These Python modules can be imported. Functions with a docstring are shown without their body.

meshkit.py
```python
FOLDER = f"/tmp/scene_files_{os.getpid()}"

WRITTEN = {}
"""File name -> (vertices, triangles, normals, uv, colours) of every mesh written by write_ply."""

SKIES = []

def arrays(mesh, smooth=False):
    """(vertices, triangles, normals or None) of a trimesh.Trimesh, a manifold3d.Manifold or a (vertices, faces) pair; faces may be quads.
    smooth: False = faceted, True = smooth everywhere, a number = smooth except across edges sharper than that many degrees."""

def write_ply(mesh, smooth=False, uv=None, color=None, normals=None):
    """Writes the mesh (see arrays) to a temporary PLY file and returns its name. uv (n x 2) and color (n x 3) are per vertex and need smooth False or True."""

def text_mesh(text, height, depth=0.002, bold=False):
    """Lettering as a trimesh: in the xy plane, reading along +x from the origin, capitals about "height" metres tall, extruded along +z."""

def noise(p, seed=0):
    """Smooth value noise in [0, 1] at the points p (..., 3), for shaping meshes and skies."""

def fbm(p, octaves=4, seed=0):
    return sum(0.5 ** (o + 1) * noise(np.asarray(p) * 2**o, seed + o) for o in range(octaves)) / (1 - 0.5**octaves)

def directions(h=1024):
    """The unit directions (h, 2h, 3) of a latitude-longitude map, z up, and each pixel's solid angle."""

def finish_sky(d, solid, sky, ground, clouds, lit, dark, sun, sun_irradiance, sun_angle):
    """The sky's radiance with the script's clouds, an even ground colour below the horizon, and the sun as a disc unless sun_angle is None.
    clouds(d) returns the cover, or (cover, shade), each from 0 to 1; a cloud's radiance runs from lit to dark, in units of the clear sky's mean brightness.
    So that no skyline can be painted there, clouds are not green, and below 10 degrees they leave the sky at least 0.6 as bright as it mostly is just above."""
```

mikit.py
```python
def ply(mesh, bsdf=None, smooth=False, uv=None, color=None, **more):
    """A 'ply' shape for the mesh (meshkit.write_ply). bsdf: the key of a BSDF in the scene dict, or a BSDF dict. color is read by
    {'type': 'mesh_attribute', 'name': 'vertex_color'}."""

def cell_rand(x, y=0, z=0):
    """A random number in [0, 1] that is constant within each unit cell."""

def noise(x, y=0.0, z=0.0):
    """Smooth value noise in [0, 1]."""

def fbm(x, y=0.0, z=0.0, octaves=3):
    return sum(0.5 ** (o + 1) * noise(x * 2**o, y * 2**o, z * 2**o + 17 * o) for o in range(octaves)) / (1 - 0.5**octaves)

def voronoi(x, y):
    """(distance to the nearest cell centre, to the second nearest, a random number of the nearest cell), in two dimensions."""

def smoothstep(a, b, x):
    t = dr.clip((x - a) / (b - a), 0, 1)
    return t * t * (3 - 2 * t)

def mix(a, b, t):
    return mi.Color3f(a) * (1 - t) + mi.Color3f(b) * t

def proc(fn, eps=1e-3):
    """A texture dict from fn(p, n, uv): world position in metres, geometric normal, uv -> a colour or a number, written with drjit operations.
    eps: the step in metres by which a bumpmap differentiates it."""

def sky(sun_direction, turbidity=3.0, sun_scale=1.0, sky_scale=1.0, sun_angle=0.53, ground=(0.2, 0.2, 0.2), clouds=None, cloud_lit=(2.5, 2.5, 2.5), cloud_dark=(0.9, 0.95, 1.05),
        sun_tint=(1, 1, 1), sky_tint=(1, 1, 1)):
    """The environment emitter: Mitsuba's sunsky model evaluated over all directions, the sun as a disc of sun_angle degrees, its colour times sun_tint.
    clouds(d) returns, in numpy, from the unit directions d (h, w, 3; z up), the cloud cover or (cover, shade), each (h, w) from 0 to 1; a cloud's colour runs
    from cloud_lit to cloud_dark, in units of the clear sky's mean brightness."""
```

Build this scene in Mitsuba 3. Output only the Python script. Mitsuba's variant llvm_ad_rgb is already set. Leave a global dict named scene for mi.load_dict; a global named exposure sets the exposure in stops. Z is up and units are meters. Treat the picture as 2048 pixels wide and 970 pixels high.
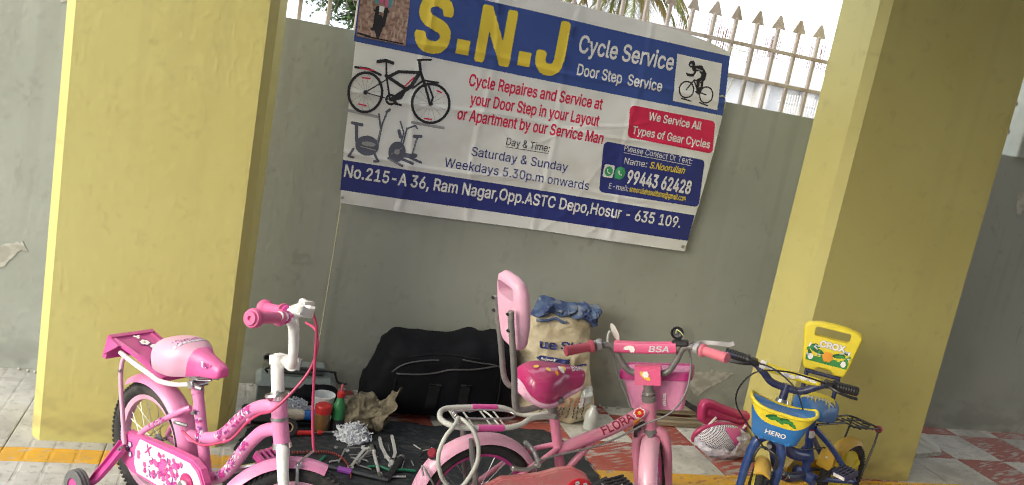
import math, random
import numpy as np, trimesh, mitsuba as mi, drjit as dr, mikit, meshkit
import manifold3d as m3
from mikit import proc, noise, fbm, voronoi, cell_rand, smoothstep, mix
from shapely.geometry import Polygon, LineString, Point, MultiPolygon, box as sbox
from shapely.ops import unary_union
from shapely import affinity
rng = random.Random(7)
nr = np.random.default_rng(11)
T4 = mi.ScalarTransform4f
scene, labels = {}, {}

# ------------------------------------------------------------------ camera, sky, exposure
CAM = np.array([0.0, -3.6965, 1.5]); YAW, PITCH, ROLL = [math.radians(a) for a in (18.006, 10.547, 10.476)]
_f = np.array([math.sin(YAW)*math.cos(PITCH), math.cos(YAW)*math.cos(PITCH), -math.sin(PITCH)])
_r = np.cross(_f, [0, 0, 1]); _r /= np.linalg.norm(_r); _u = np.cross(_r, _f)
_up = -math.sin(ROLL)*_r + math.cos(ROLL)*_u
scene['camera'] = {'type': 'perspective', 'fov': 2*math.degrees(math.atan(1024/1712.4)), 'fov_axis': 'x', 'near_clip': 0.05, 'far_clip': 4000.0,
                   'to_world': T4().look_at(origin=CAM.tolist(), target=(CAM+_f).tolist(), up=_up.tolist())}
scene['sky_light'] = mikit.sky([-.92, -.38, .42], turbidity=4, sun_scale=.45, sun_angle=40, sun_tint=(.84, 1, 1.22), clouds=lambda d: 1.0, cloud_lit=(2.42, 2.56, 2.80))
exposure = 3.3

# ------------------------------------------------------------------ materials
def principled(col, rough=0.5, metal=0.0, **k):
    c = col if isinstance(col, dict) else {'type': 'rgb', 'value': list(col)}
    return {'type': 'principled', 'base_color': c, 'roughness': rough, 'metallic': metal, **k}
def M(name, bsdf, two=True):
    scene[name] = {'type': 'twosided', 'bsdf': bsdf} if two else bsdf
def bump(bsdf, fn, scale, eps=1e-3):
    return {'type': 'bumpmap', 'arbitrary': proc(fn, eps), 'scale': scale, 'bsdf': bsdf}
C3 = lambda *c: mi.Color3f(*c)

def plaster_col(base, dark, stain, wear=1.0):
    def fn(p, n, uv):
        a = fbm(p.x*3.1+p.y*2.3, p.y*2.0, p.z*2.6, 4); b = fbm(p.x*26+p.y*19, p.z*23, 3.0, 3)
        c = mix(base, dark, smoothstep(.3, .8, a)*.8)
        c = mix(c, stain, smoothstep(.66, .95, b)*.25)
        low = smoothstep(.30, 0.0, p.z)*smoothstep(.35, .7, fbm(p.x*9, p.y*9, p.z*14, 3))
        wx, wz = p.x+p.y+.12*fbm(p.x*7, p.z*7, 1.0, 3), p.z+.12*fbm(p.x*6+4, p.z*8, 5.0, 3); scuff = smoothstep(.60, .72, fbm(wx*13, wz*9, 3.3, 4))*smoothstep(.45, .7, noise(wx*70, wz*40, 1.7)); c = mix(c, stain, scuff*.45*wear)
        streak = smoothstep(.62, .85, noise(p.x*24+p.y*24, p.z*1.3, 8.1))*smoothstep(.2, 1.4, p.z); c = mix(c, mix(c, stain, .5), streak*.5*wear)
        return mix(c, stain, low*.8)
    return fn
def plaster_bump(k):
    def fn(p, n, uv):
        q = p.x+p.y*.83
        return .8*fbm(q*62, p.z*55, p.y*9, 4)+.5*smoothstep(.55, .8, noise(q*95, p.z*80, 2.5))-.5*smoothstep(.74, .88, noise(q*33+7, p.z*27, 5.5))
    return fn
M('m_yellow_paint', bump(principled(proc(plaster_col((.475, .432, .160), (.445, .395, .130), (.29, .25, .10), .4)), .62), plaster_bump(1), .0011, 1.5e-3))
M('m_wall', bump(principled(proc(plaster_col((.325, .345, .310), (.285, .303, .268), (.22, .226, .205))), .75), plaster_bump(1), .0013, 1.5e-3))
M('m_bare_plaster', bump(principled(proc(lambda p, n, uv: mix((.46, .45, .41), (.33, .32, .28), smoothstep(.3, .7, fbm(p.x*30, p.y*5, p.z*30, 4)))), .9), plaster_bump(1), .0011, 1.5e-3))
M('m_ceiling', principled((.62, .62, .60), .9))
M('m_ground', principled(proc(lambda p, n, uv: mix((.28, .25, .21), (.20, .18, .15), fbm(p.x*.7, p.y*.7, 0, 4))), .95))
def tile_fn(kind):
    def fn(p, n, uv):
        grime = fbm(p.x*7, p.y*7, 1.0, 4); fine = fbm(p.x*55, p.y*55, 4.0, 3); scratch = noise(p.x*16+p.y*9, p.y*120-p.x*40, 2)
        bare = mix((.41, .40, .38), (.31, .305, .29), smoothstep(.3, .7, grime))
        if kind == 'grey':
            c = mix(bare, (.47, .465, .45), smoothstep(.45, .75, fbm(p.x*4+3, p.y*10, 7.0, 4))*.8)
            c = mix(c, (.21, .205, .19), smoothstep(.56, .8, fine)*.45)
        else:
            paint = mix((.25, .050, .042), (.34, .085, .06), grime) if kind == 'red' else mix((.50, .49, .45), (.38, .37, .335), smoothstep(.35, .7, grime))
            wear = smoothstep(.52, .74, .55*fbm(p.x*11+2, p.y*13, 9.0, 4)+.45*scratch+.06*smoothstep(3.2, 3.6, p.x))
            c = mix(paint, bare, wear*.75)
            c = mix(c, (.12, .11, .10), smoothstep(.6, .85, fine)*.35)
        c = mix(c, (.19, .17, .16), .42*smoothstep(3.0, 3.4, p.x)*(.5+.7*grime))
        wob = .008*(fbm(p.x*9, 3.0, 1.0, 3)-.5)
        band = smoothstep(-.805, -.800, p.y+wob)*smoothstep(-.697, -.702, p.y+wob)
        yel = mix((.60, .33, .030), (.48, .27, .05), smoothstep(.3, .7, grime))
        return mix(c, yel, band*(1-.65*smoothstep(.6, .74, .6*fine+.4*scratch)))
    return proc(fn)
tb = lambda p, n, uv: fbm(p.x*90, p.y*90, p.z*30, 3)
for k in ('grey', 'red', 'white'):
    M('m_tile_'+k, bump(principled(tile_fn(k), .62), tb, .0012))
M('m_joint', principled((.25, .24, .225), .95))
M('m_fence', principled(proc(lambda p, n, uv: mix((.50, .44, .40), (.38, .31, .26), smoothstep(.45, .75, fbm(p.x*30, p.z*12, p.y*30, 3)))), .6))
M('m_rust', principled((.40, .24, .15), .8))
M('m_concrete', principled(proc(lambda p, n, uv: mix((.60, .60, .60), (.50, .50, .50), fbm(p.x*.9, p.y*.9, p.z*1.3, 4))), .9))
M('m_rebar', principled((.16, .085, .075), .8))

# ------------------------------------------------------------------ mesh helpers
cat = trimesh.util.concatenate
def mesh(v, f): return trimesh.Trimesh(np.asarray(v, float), np.asarray(f, int), process=False)
def unit(v): v = np.asarray(v, float); return v/(np.linalg.norm(v)+1e-12)
def cr(pts, k=6, closed=False):
    """Catmull-Rom resampling of a polyline."""
    P = np.asarray(pts, float); n = len(P); out = []
    for i in range(n if closed else n-1):
        g = lambda j: P[j % n] if closed else P[min(max(j, 0), n-1)]
        a, b, c, d = g(i-1), g(i), g(i+1), g(i+2)
        for t in np.arange(k)/k:
            out.append(.5*((2*b)+(c-a)*t+(2*a-5*b+4*c-d)*t*t+(3*b-a-3*c+d)*t**3))
    if not closed: out.append(P[-1])
    return np.array(out)
def frames(P, closed=False, up=None):
    t = np.gradient(P, axis=0) if not closed else np.roll(P, -1, 0)-np.roll(P, 1, 0)
    t /= np.linalg.norm(t, axis=1, keepdims=True)+1e-12
    a = np.array(up, float) if up is not None else (np.array([0, 0, 1.]) if abs(t[0][2]) < .9 else np.array([1., 0, 0]))
    N = []
    for k in t:
        a = a-k*(a@k) if up is None else np.array(up)-k*(np.array(up)@k)
        a = unit(a); N.append(a)
    N = np.array(N); return t, N, np.cross(t, N)
def sweep(P, prof, closed=False, caps=True, up=None, scale=None):
    """prof: m x 2 closed outline (or a list of one per point) swept along P; first axis along the frame normal, second along the binormal."""
    P = np.asarray(P, float); t, N, B = frames(P, closed, up); n = len(P)
    pr = np.asarray(prof, float); m = pr.shape[-2]
    if pr.ndim == 2: pr = np.repeat(pr[None], n, 0)
    if scale is not None: pr = pr*np.asarray(scale, float).reshape(-1, 1, 1)
    V = P[:, None]+pr[:, :, :1]*N[:, None]+pr[:, :, 1:]*B[:, None]
    F = []
    for i in range(n if closed else n-1):
        j = (i+1) % n
        for a in range(m):
            b = (a+1) % m; F += [(i*m+a, j*m+b, j*m+a), (i*m+a, i*m+b, j*m+b)]
    V = V.reshape(-1, 3)
    if caps and not closed:
        k = len(V); V = np.vstack([V, P[0], P[-1]])
        for a in range(m):
            b = (a+1) % m; F += [(k, b, a), (k+1, (n-1)*m+a, (n-1)*m+b)]
    o = mesh(V, F); 
    if o.volume < 0: o.invert()
    return o
def ring(n=10): a = np.arange(n)*2*np.pi/n; return np.stack([np.cos(a), np.sin(a)], 1)
def tube(P, r, n=10, closed=False, caps=True, k=0):
    if k: P = cr(P, k, closed)
    P = np.asarray(P, float); r = np.broadcast_to(np.interp(np.linspace(0, 1, len(P)), np.linspace(0, 1, len(np.atleast_1d(r))), np.atleast_1d(r)), len(P))
    return sweep(P, ring(n), closed, caps, scale=r)
def lathe(prof, n=24, close=False):
    """profile of (radius, height) revolved about z."""
    pr = np.asarray(prof, float); m = len(pr); a = np.arange(n)*2*np.pi/n; V = []
    for c, s in zip(np.cos(a), np.sin(a)): V.append(np.stack([pr[:, 0]*c, pr[:, 0]*s, pr[:, 1]], 1))
    F = []
    for i in range(n):
        j = (i+1) % n
        for q in range(m if close else m-1):
            w = (q+1) % m; F += [(i*m+q, j*m+q, j*m+w), (i*m+q, j*m+w, i*m+w)]
    o = mesh(np.vstack(V), F); o.merge_vertices(); o.update_faces(o.nondegenerate_faces())
    if o.volume < 0: o.invert()
    return o
def cbox(a, b, c=.003):
    """chamfered box between corners a and b."""
    a, b = np.minimum(a, b), np.maximum(a, b); c = min(c, *(0.45*(b-a))); P = []
    for s in np.ndindex(2, 2, 2):
        q = np.where(s, b, a); d = np.where(s, -1, 1)*c
        for k in range(3):
            e = d.copy(); e[k] = 0; P.append(q+e)
    o = trimesh.convex.convex_hull(np.array(P)); return o
def hull(spheres, n=1):
    P = np.vstack([trimesh.creation.icosphere(n).vertices*r+np.array(c) for *c, r in spheres]); return trimesh.convex.convex_hull(P)
def loft(rings, caps=True, closed=False):
    R = np.asarray(rings, float); n, m = R.shape[:2]; F = []
    for i in range(n if closed else n-1):
        for a in range(m):
            b = (a+1) % m; j = (i+1) % n; F += [(i*m+a, j*m+a, j*m+b), (i*m+a, j*m+b, i*m+b)]
    V = R.reshape(-1, 3)
    if caps and not closed:
        k = len(V); V = np.vstack([V, R[0].mean(0), R[-1].mean(0)])
        for a in range(m):
            b = (a+1) % m; F += [(k, a, b), (k+1, (n-1)*m+b, (n-1)*m+a)]
    o = mesh(V, F)
    if o.volume < 0: o.invert()
    return o
def grid(fn, nu, nv):
    u, v = np.meshgrid(np.linspace(0, 1, nu), np.linspace(0, 1, nv), indexing='ij'); V = fn(u.ravel(), v.ravel())
    i = (np.arange(nu-1)[:, None]*nv+np.arange(nv-1)[None]).ravel()
    return mesh(V, np.vstack([np.stack([i, i+nv, i+nv+1], 1), np.stack([i, i+nv+1, i+1], 1)]))
def extrude(poly, h, c=0):
    polys = poly.geoms if hasattr(poly, 'geoms') else [poly]
    return cat([trimesh.creation.extrude_polygon(g, h, engine='earcut') for g in polys if g.area > 1e-9])
def flat(poly, step=.03):
    """a sheet (x, y, 0) of a polygon, split so that no edge is longer than step."""
    polys = list(poly.geoms) if hasattr(poly, 'geoms') else [poly]; out = []
    for g in polys:
        if g.area < 1e-9: continue
        v, f = trimesh.creation.triangulate_polygon(g, engine='earcut')
        v = np.column_stack([v, np.zeros(len(v))]); v, f = trimesh.remesh.subdivide_to_size(v, f, step, max_iter=14); out.append(mesh(v, f))
    o = cat(out); o.merge_vertices()
    if len(o.faces) and np.sum(o.face_normals[:, 2]*o.area_faces) < 0: o.invert()
    return o
def rot(ax, deg, p=(0, 0, 0)): return trimesh.transformations.rotation_matrix(math.radians(deg), ax, p)
def tr(x, y, z): return trimesh.transformations.translation_matrix([x, y, z])
def mv(o, *Ms):
    o = o.copy()
    for m in Ms: o.apply_transform(m)
    return o
def along(o, a, b):
    """moves a mesh built along +z from the origin so that it starts at a and points at b."""
    z = unit(np.subtract(b, a)); x = unit(np.cross([0, 0, 1.], z) if abs(z[2]) < .95 else np.cross([0, 1., 0], z)); m = np.eye(4); m[:3, 0], m[:3, 1], m[:3, 2], m[:3, 3] = x, np.cross(z, x), z, a
    return mv(o, m)
def cyl(a, b, r, n=12, r2=None):
    L = np.linalg.norm(np.subtract(b, a)); r2 = r if r2 is None else r2
    return along(lathe([(0, 0), (r*.92, 0), (r, r*.08), (r2, L-r2*.08), (r2*.92, L), (0, L)], n), a, b)

# ------------------------------------------------------------------ the tree of things
taken, FRAME = set(), [np.eye(4)]
def new_key(name, parent=None):
    base = f'{parent}__{name}' if parent else name; k, i = base, 0
    while k in taken: i += 1; k = f'{base}_{i:03d}'
    taken.add(k); return k
def thing(name, label, category, group=None, kind=None):
    k = new_key(name); labels[k] = {'label': label, 'category': category}
    if group: labels[k]['group'] = group
    if kind: labels[k]['kind'] = kind
    return k
def add(name, o, mat, parent=None, smooth=35, label=None, category=None, group=None, kind=None, key=None):
    k = key or new_key(name, parent); o = mv(o, FRAME[0])
    scene[k] = mikit.ply(o, mat, smooth=smooth)
    d = {a: b for a, b in dict(label=label, category=category, group=group, kind=kind).items() if b}
    if d: labels[k] = {**labels.get(k, {}), **d}
    return k
def sheet_on(name, o, mat, parent, **k): return add(name, o, mat, parent, smooth=False, **k)
# ------------------------------------------------------------------ the setting
add('ground', grid(lambda u, v: np.stack([(u-.5)*1600, (v-.35)*1600, u*0-.03], 1), 9, 9), 'm_ground', smooth=False, kind='structure', label='bare earth and road surface beyond the boundary wall')
TS, X0 = .31, 1.51
pave = add('pavement', cbox([-3.3, -6.5, -.028], [8, 0, .0]), 'm_joint', smooth=False, kind='structure', label='paved walkway of grooved square tiles along the boundary wall')
def tile_mesh(w, d):
    """slab with sixteen raised pads whose edges are bevelled."""
    out = [cbox([.0015, .0015, 0], [w-.0015, d-.0015, .006], .001)]
    nx, ny = max(1, round(w/.0775)), max(1, round(d/.0775)); px, py = w/nx, d/ny; g, b = .0022, .0045
    for i in range(nx):
        for j in range(ny):
            x0, x1, y0, y1 = i*px+g, (i+1)*px-g, j*py+g, (j+1)*py-g; dz = rng.uniform(-.0003, .0003)
            V = [(x0, y0, .005), (x1, y0, .005), (x1, y1, .005), (x0, y1, .005), (x0+b, y0+b, .0070+dz), (x1-b, y0+b, .0070+dz), (x1-b, y1-b, .0070+dz), (x0+b, y1-b, .0070+dz)]
            F = [(4, 5, 6), (4, 6, 7)]+[q for k in range(4) for q in ((k, (k+1) % 4, 4+(k+1) % 4), (k, 4+(k+1) % 4, 4+k))]
            out.append(mesh(V, F))
    return cat(out)
tiles = {w: [tile_mesh(TS, w) for _ in range(3)] for w in (TS, .1)}
for r, (y0, d) in enumerate([(-1.96, TS), (-1.65, TS), (-1.34, TS), (-1.03, TS), (-.72, TS), (-.41, TS), (-.10, .1)]):
    for i in range(-14, 13):
        x = X0+i*TS; odd = (i+r+(1 if i >= 6 else 0)) % 2
        kind = 'grey' if x < 0.02 else ('red' if odd == 0 else 'white')
        o = mv(tiles[d][rng.randrange(3)], rot([1, 0, 0], rng.uniform(-.12, .12)), rot([0, 1, 0], rng.uniform(-.12, .12)), tr(x, y0, rng.uniform(-.0012, .0012)))
        add('tile', o, 'm_tile_'+kind, pave, smooth=False)
add('ceiling', cbox([-1.2, -9, 2.6], [12.5, -.5, 2.8]), 'm_ceiling', smooth=False, kind='structure', label='concrete ceiling of the covered parking behind the viewer')
add('rear_wall', cbox([-1.2, -4.9, 0], [12.5, -4.7, 2.6]), 'm_ceiling', smooth=False, kind='structure', label='pale wall at the far side of the covered parking')

# boundary wall, with a taller stretch right of the right pillar
bw = add('boundary_wall', cat([grid(lambda u, v: np.stack([-4+u*12, u*0, v*1.584], 1), 60, 12), cbox([-4, .002, 0], [8, .15, 1.5835], .004)]), 'm_wall', smooth=False,
    label='grey plastered boundary wall behind the bicycles', category='wall', kind='thing')
add('raised_block', cbox([3.93, -.012, 1.584], [8, .16, 3.0], .006), 'm_wall', bw, smooth=False)
def jag(pts, amp=.006, seed=0, step=.012):
    r = np.random.default_rng(seed); P = Polygon(pts).exterior; n = int(P.length/step)
    q = np.array([P.interpolate(i/n, normalized=True).coords[0] for i in range(n)]); q += r.normal(0, amp, q.shape)*.6+np.repeat(r.normal(0, amp, ((n+3)//4, 2)), 4, 0)[:n]*.5
    return Polygon(q).buffer(0)
def on_wall(poly, th=.004, y=0.0):
    o = extrude(poly, th); o.apply_transform(rot([1, 0, 0], 90)); o.apply_transform(tr(0, y, 0)); return o
pat = add('peeled_plaster', on_wall(jag([(2.20, .215), (2.30, .225), (2.42, .232), (2.53, .238), (2.47, .19), (2.40, .15), (2.345, .092), (2.29, .135), (2.23, .12)], .006, 1)), 'm_bare_plaster', bw, smooth=False, label='torn pale patch of bare plaster with a jagged edge')
for s, c in enumerate([[(-.87, .52), (-.80, .535), (-.775, .50), (-.81, .505), (-.85, .44), (-.90, .40)], [(-.735, 1.475), (-.70, 1.49), (-.70, 1.62), (-.76, 1.60)], [(4.02, 1.41), (4.09, 1.42), (4.10, 1.33), (4.065, 1.27), (4.03, 1.33)]]):
    add('peeled_plaster', on_wall(jag(c, .006, s+5), .003), 'm_bare_plaster', bw, smooth=False)
def pillar(foot, label):
    t = extrude(Polygon(foot), 3.25); t.apply_translation([0, 0, .004])
    return add('pillar', t, 'm_yellow_paint', smooth=False, label=label, category='pillar', kind='thing')
pillar([(-.597, -.605), (-.566, -.64), (.012, -.64), (.043, -.61), (.073, -.36), (-.597, -.36)], 'yellow plastered pillar behind the left pink bicycle')
pillar([(2.357, -.385), (2.357, -.628), (2.392, -.664), (3.115, -.69), (3.145, -.665), (3.145, -.385)], 'yellow plastered pillar behind the small blue bicycle')

# fence on the wall
fence = thing('spiked_fence', 'beige metal fence with arrow tips standing on top of the grey wall', 'fence')
tip = extrude(Polygon([(-.035, 0), (.035, 0), (.005, .062), (-.005, .062)]), .006)
tip = mv(tip, rot([1, 0, 0], 90), tr(0, .003, 0))
for k in range(-36, 23):
    x = .133+.1170*k; w = .0085
    if -.52 < x < .06 or x > 2.70: 
        if x > 2.70 and x < 3.55: continue
        if x >= 3.55: continue
    p = add('post', cbox([x-w, .050, 1.580], [x+w, .070, 1.975], .003), 'm_rust' if k == 22 else 'm_fence', fence, smooth=False)
    add('arrow_tip', mv(tip, rot([0, 0, 1], rng.uniform(-12, 12)), rot([0, 1, 0], rng.uniform(-3, 3)), tr(x, .06, 1.971)), 'm_fence', p, smooth=False)
for z in (1.712, 1.864):
    add('rail', cbox([-4, .034, z-.009], [2.665, .0445, z+.009], .002), 'm_fence', fence, smooth=False)
    add('rail', cbox([3.3, .034, z-.012], [3.885, .0445, z+.012], .002), 'm_fence', fence, smooth=False)
# ------------------------------------------------------------------ the banner on the wall
M('m_vinyl', principled(proc(lambda p, n, uv: mix((.72, .74, .75), (.63, .64, .63), smoothstep(.45, .8, fbm(p.x*5, 1.0, p.z*6, 4)))), .42, specular=.45))
INK = {'blue': (.040, .080, .30), 'navy': (.024, .034, .19), 'yellow': (.72, .56, .06), 'red': (.60, .022, .085), 'white': (.70, .71, .72), 'black': (.018, .018, .025), 'grey': (.30, .31, .33), 'green': (.05, .33, .14), 'teal': (.08, .30, .33), 'pink': (.55, .12, .25), 'brown': (.30, .17, .13), 'steel': (.10, .11, .16)}
for k, c in INK.items(): M('m_ink_'+k, principled(c, .42, specular=.45))
M('m_ink_photo', principled(proc(lambda p, n, uv: mix(mix((.36, .23, .20), (.20, .12, .10), smoothstep(.3, .75, fbm(p.x*60, 2.0, p.z*90, 4))), (.50, .40, .33), smoothstep(.55, .8, noise(p.x*150, 3.0, p.z*40))*.6)), .45))
def ban_y(x, z):
    s = (x-.36)/1.73; t = (z-.85)/1.03
    y = .020+.013*np.sin(s*6.2+1.1)*np.sin(t*2.6+.5)+.022*(meshkit.fbm(np.stack([x*3.1, z*2.2, x*0+2], -1), 3, 5)-.5)+.006*np.sin(s*23+3*t)*np.exp(-((t-.95)/.25)**2)
    for c in (.655, .955, 1.30, 1.66): y = y+.0042*np.exp(-((x-c-.012*np.sin(z*9+c*7))/.013)**2)
    for c in (1.07, 1.335, 1.58): y = y+.0036*np.exp(-((z-c-.010*np.sin(x*7+c*5))/.012)**2)
    for a, b, c in ((.9, .44, 1.55), (-.35, .94, .75), (.6, -.8, .25), (.97, .25, 1.02), (-.8, .6, -.55)): y = y+.0026*np.exp(-((a*x+b*z-c-.02*np.sin((b*x-a*z)*11+c))/.010)**2)*np.clip(2*np.sin((b*x-a*z)*4+c*9), 0, 1)
    dg = np.abs((x-1.1)*.8+(z-1.3)*.6-.05*np.sin(z*8)); y = y+.0018*np.exp(-(dg/.010)**2)
    return -np.maximum(y, .005)
def on_banner(o, lay):
    V = np.array(o.vertices); V = np.column_stack([V[:, 0], ban_y(V[:, 0], V[:, 1])-.0013*lay, V[:, 1]]); o = mesh(V, o.faces)
    if np.sum(o.face_normals[:, 1]*o.area_faces) > 0: o.invert()
    return o
bn = thing('banner', 'large white and blue printed vinyl banner hung on the grey wall', 'banner')
cl = Polygon([(.399, .861), (.8, .853), (1.3, .852), (1.7, .846), (2.072, .844), (2.078, .95), (2.098, 1.2), (2.109, 1.518), (2.098, 1.66), (2.083, 1.80), (2.079, 1.809), (1.95, 1.838), (1.783, 1.859), (1.5, 1.868), (1.2, 1.875), (.8, 1.88), (.352, 1.885), (.366, 1.53), (.38, 1.1)])
def smooth_print(name, poly, mat, lay, step=.012, **k):
    return add(name, on_banner(flat(poly, step), lay), mat, bn, smooth=True, **k)
smooth_print('vinyl_sheet', cl, 'm_vinyl', 0, .012)
def quad(a, b, c, d): return Polygon([a, b, c, d])
smooth_print('printed_band', Polygon([(.358, 1.54), (1.117, 1.527), (1.6, 1.522), (2.1085, 1.517), (2.097, 1.66), (2.082, 1.792), (1.799, 1.795), (1.063, 1.808), (.354, 1.815)]), 'm_ink_blue', 1, .014)
smooth_print('printed_band', Polygon([(.383, 1.047), (2.079, 1.027), (2.075, .898), (.391, .917)]), 'm_ink_navy', 1, .014)
def rrect(pts, r): return Polygon(pts).buffer(-r).buffer(r, 8)
smooth_print('printed_box', rrect([(1.636, 1.489), (2.077, 1.484), (2.097, 1.332), (1.653, 1.342)], .022), 'm_ink_red', 1)
smooth_print('printed_box', rrect([(1.545, 1.306), (2.067, 1.296), (2.089, 1.069), (1.571, 1.07)], .022), 'm_ink_navy', 1)
smooth_print('printed_picture', quad((1.813, 1.755), (2.050, 1.752), (2.074, 1.537), (1.839, 1.542)), 'm_ink_white', 2, label='white printed square with a racing cyclist')
TM = {}
def glyphs(text, bold=False, grow=0):
    if (text, bold, grow) not in TM:
        o = meshkit.text_mesh(text, 1.0, .01, bold); o.merge_vertices(); top = o.face_normals[:, 2] > .9
        p = unary_union([Polygon(t[:, :2]) for t in o.triangles[top]]).buffer(.004)
        TM[text, bold, grow] = p.buffer(grow, join_style=2) if grow else p
    return TM[text, bold, grow]
def words(text, a, b, h, mat, lay=2, bold=False, grow=0, shear=0, name='lettering'):
    """lettering whose outline runs from a to b along the baseline with capitals h tall."""
    p = glyphs(text, bold, grow); x0, _, x1, _ = p.bounds
    p = affinity.affine_transform(p, [1, shear, 0, 1, 0, 0]) if shear else p
    sx = (b[0]-a[0])/(x1-x0)
    p = affinity.affine_transform(p, [sx, 0, (b[1]-a[1])/(x1-x0), h, a[0]-x0*sx, a[1]])
    return smooth_print(name, p.simplify(.0004), mat, lay, .010)
words('S', (.602, 1.566), (.757, 1.566), .213, 'm_ink_yellow', 2, True, .035)
words('N', (.873, 1.566), (1.034, 1.566), .213, 'm_ink_yellow', 2, True, .035)
words('J', (1.146, 1.566), (1.280, 1.566), .213, 'm_ink_yellow', 2, True, .035)
for x in (.787, 1.068): smooth_print('lettering', sbox(x, 1.569, x+.058, 1.631), 'm_ink_yellow', 2)
words('Cycle Service', (1.336, 1.676), (1.806, 1.677), .073, 'm_ink_white', 2, True)
words('Door Step  Service', (1.350, 1.577), (1.772, 1.574), .048, 'm_ink_white', 2, True)
words('Cycle Repaires and Service at', (.868, 1.446), (1.504, 1.445), .049, 'm_ink_red', 1, True)
words('your Door Step in your Layout', (.888, 1.368), (1.503, 1.368), .049, 'm_ink_red', 1, True)
words('or Apartment by our Service Man', (.842, 1.296), (1.539, 1.293), .049, 'm_ink_red', 1, True)
words('Day & Time:', (1.085, 1.217), (1.293, 1.216), .033, 'm_ink_black', 1)
smooth_print('underline', sbox(1.085, 1.207, 1.290, 1.2095), 'm_ink_black', 1)
words('Saturday & Sunday', (.933, 1.147), (1.397, 1.140), .040, 'm_ink_navy', 1)
words('Weekdays 5.30p.m onwards', (.821, 1.081), (1.516, 1.071), .040, 'm_ink_navy', 1)
words('No.215-A 36, Ram Nagar,Opp.ASTC Depo,Hosur - 635 109.', (.397, .977), (2.015, .957), .051, 'm_ink_white', 2, True)
words('We Service All', (1.737, 1.437), (2.011, 1.433), .036, 'm_ink_white', 2, True)
words('Types of Gear Cycles', (1.672, 1.361), (2.075, 1.356), .036, 'm_ink_white', 2, True)
words('Please Contact Or Text:', (1.649, 1.277), (2.001, 1.268), .027, 'm_ink_white', 2)
smooth_print('underline', quad((1.649, 1.270), (2.001, 1.261), (2.001, 1.2585), (1.649, 1.2675)), 'm_ink_white', 2)
words('Name:', (1.663, 1.218), (1.778, 1.218), .030, 'm_ink_white', 2)
words('S.Noorullah', (1.792, 1.217), (1.974, 1.216), .031, 'm_ink_yellow', 2, True, 0, .2)
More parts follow.
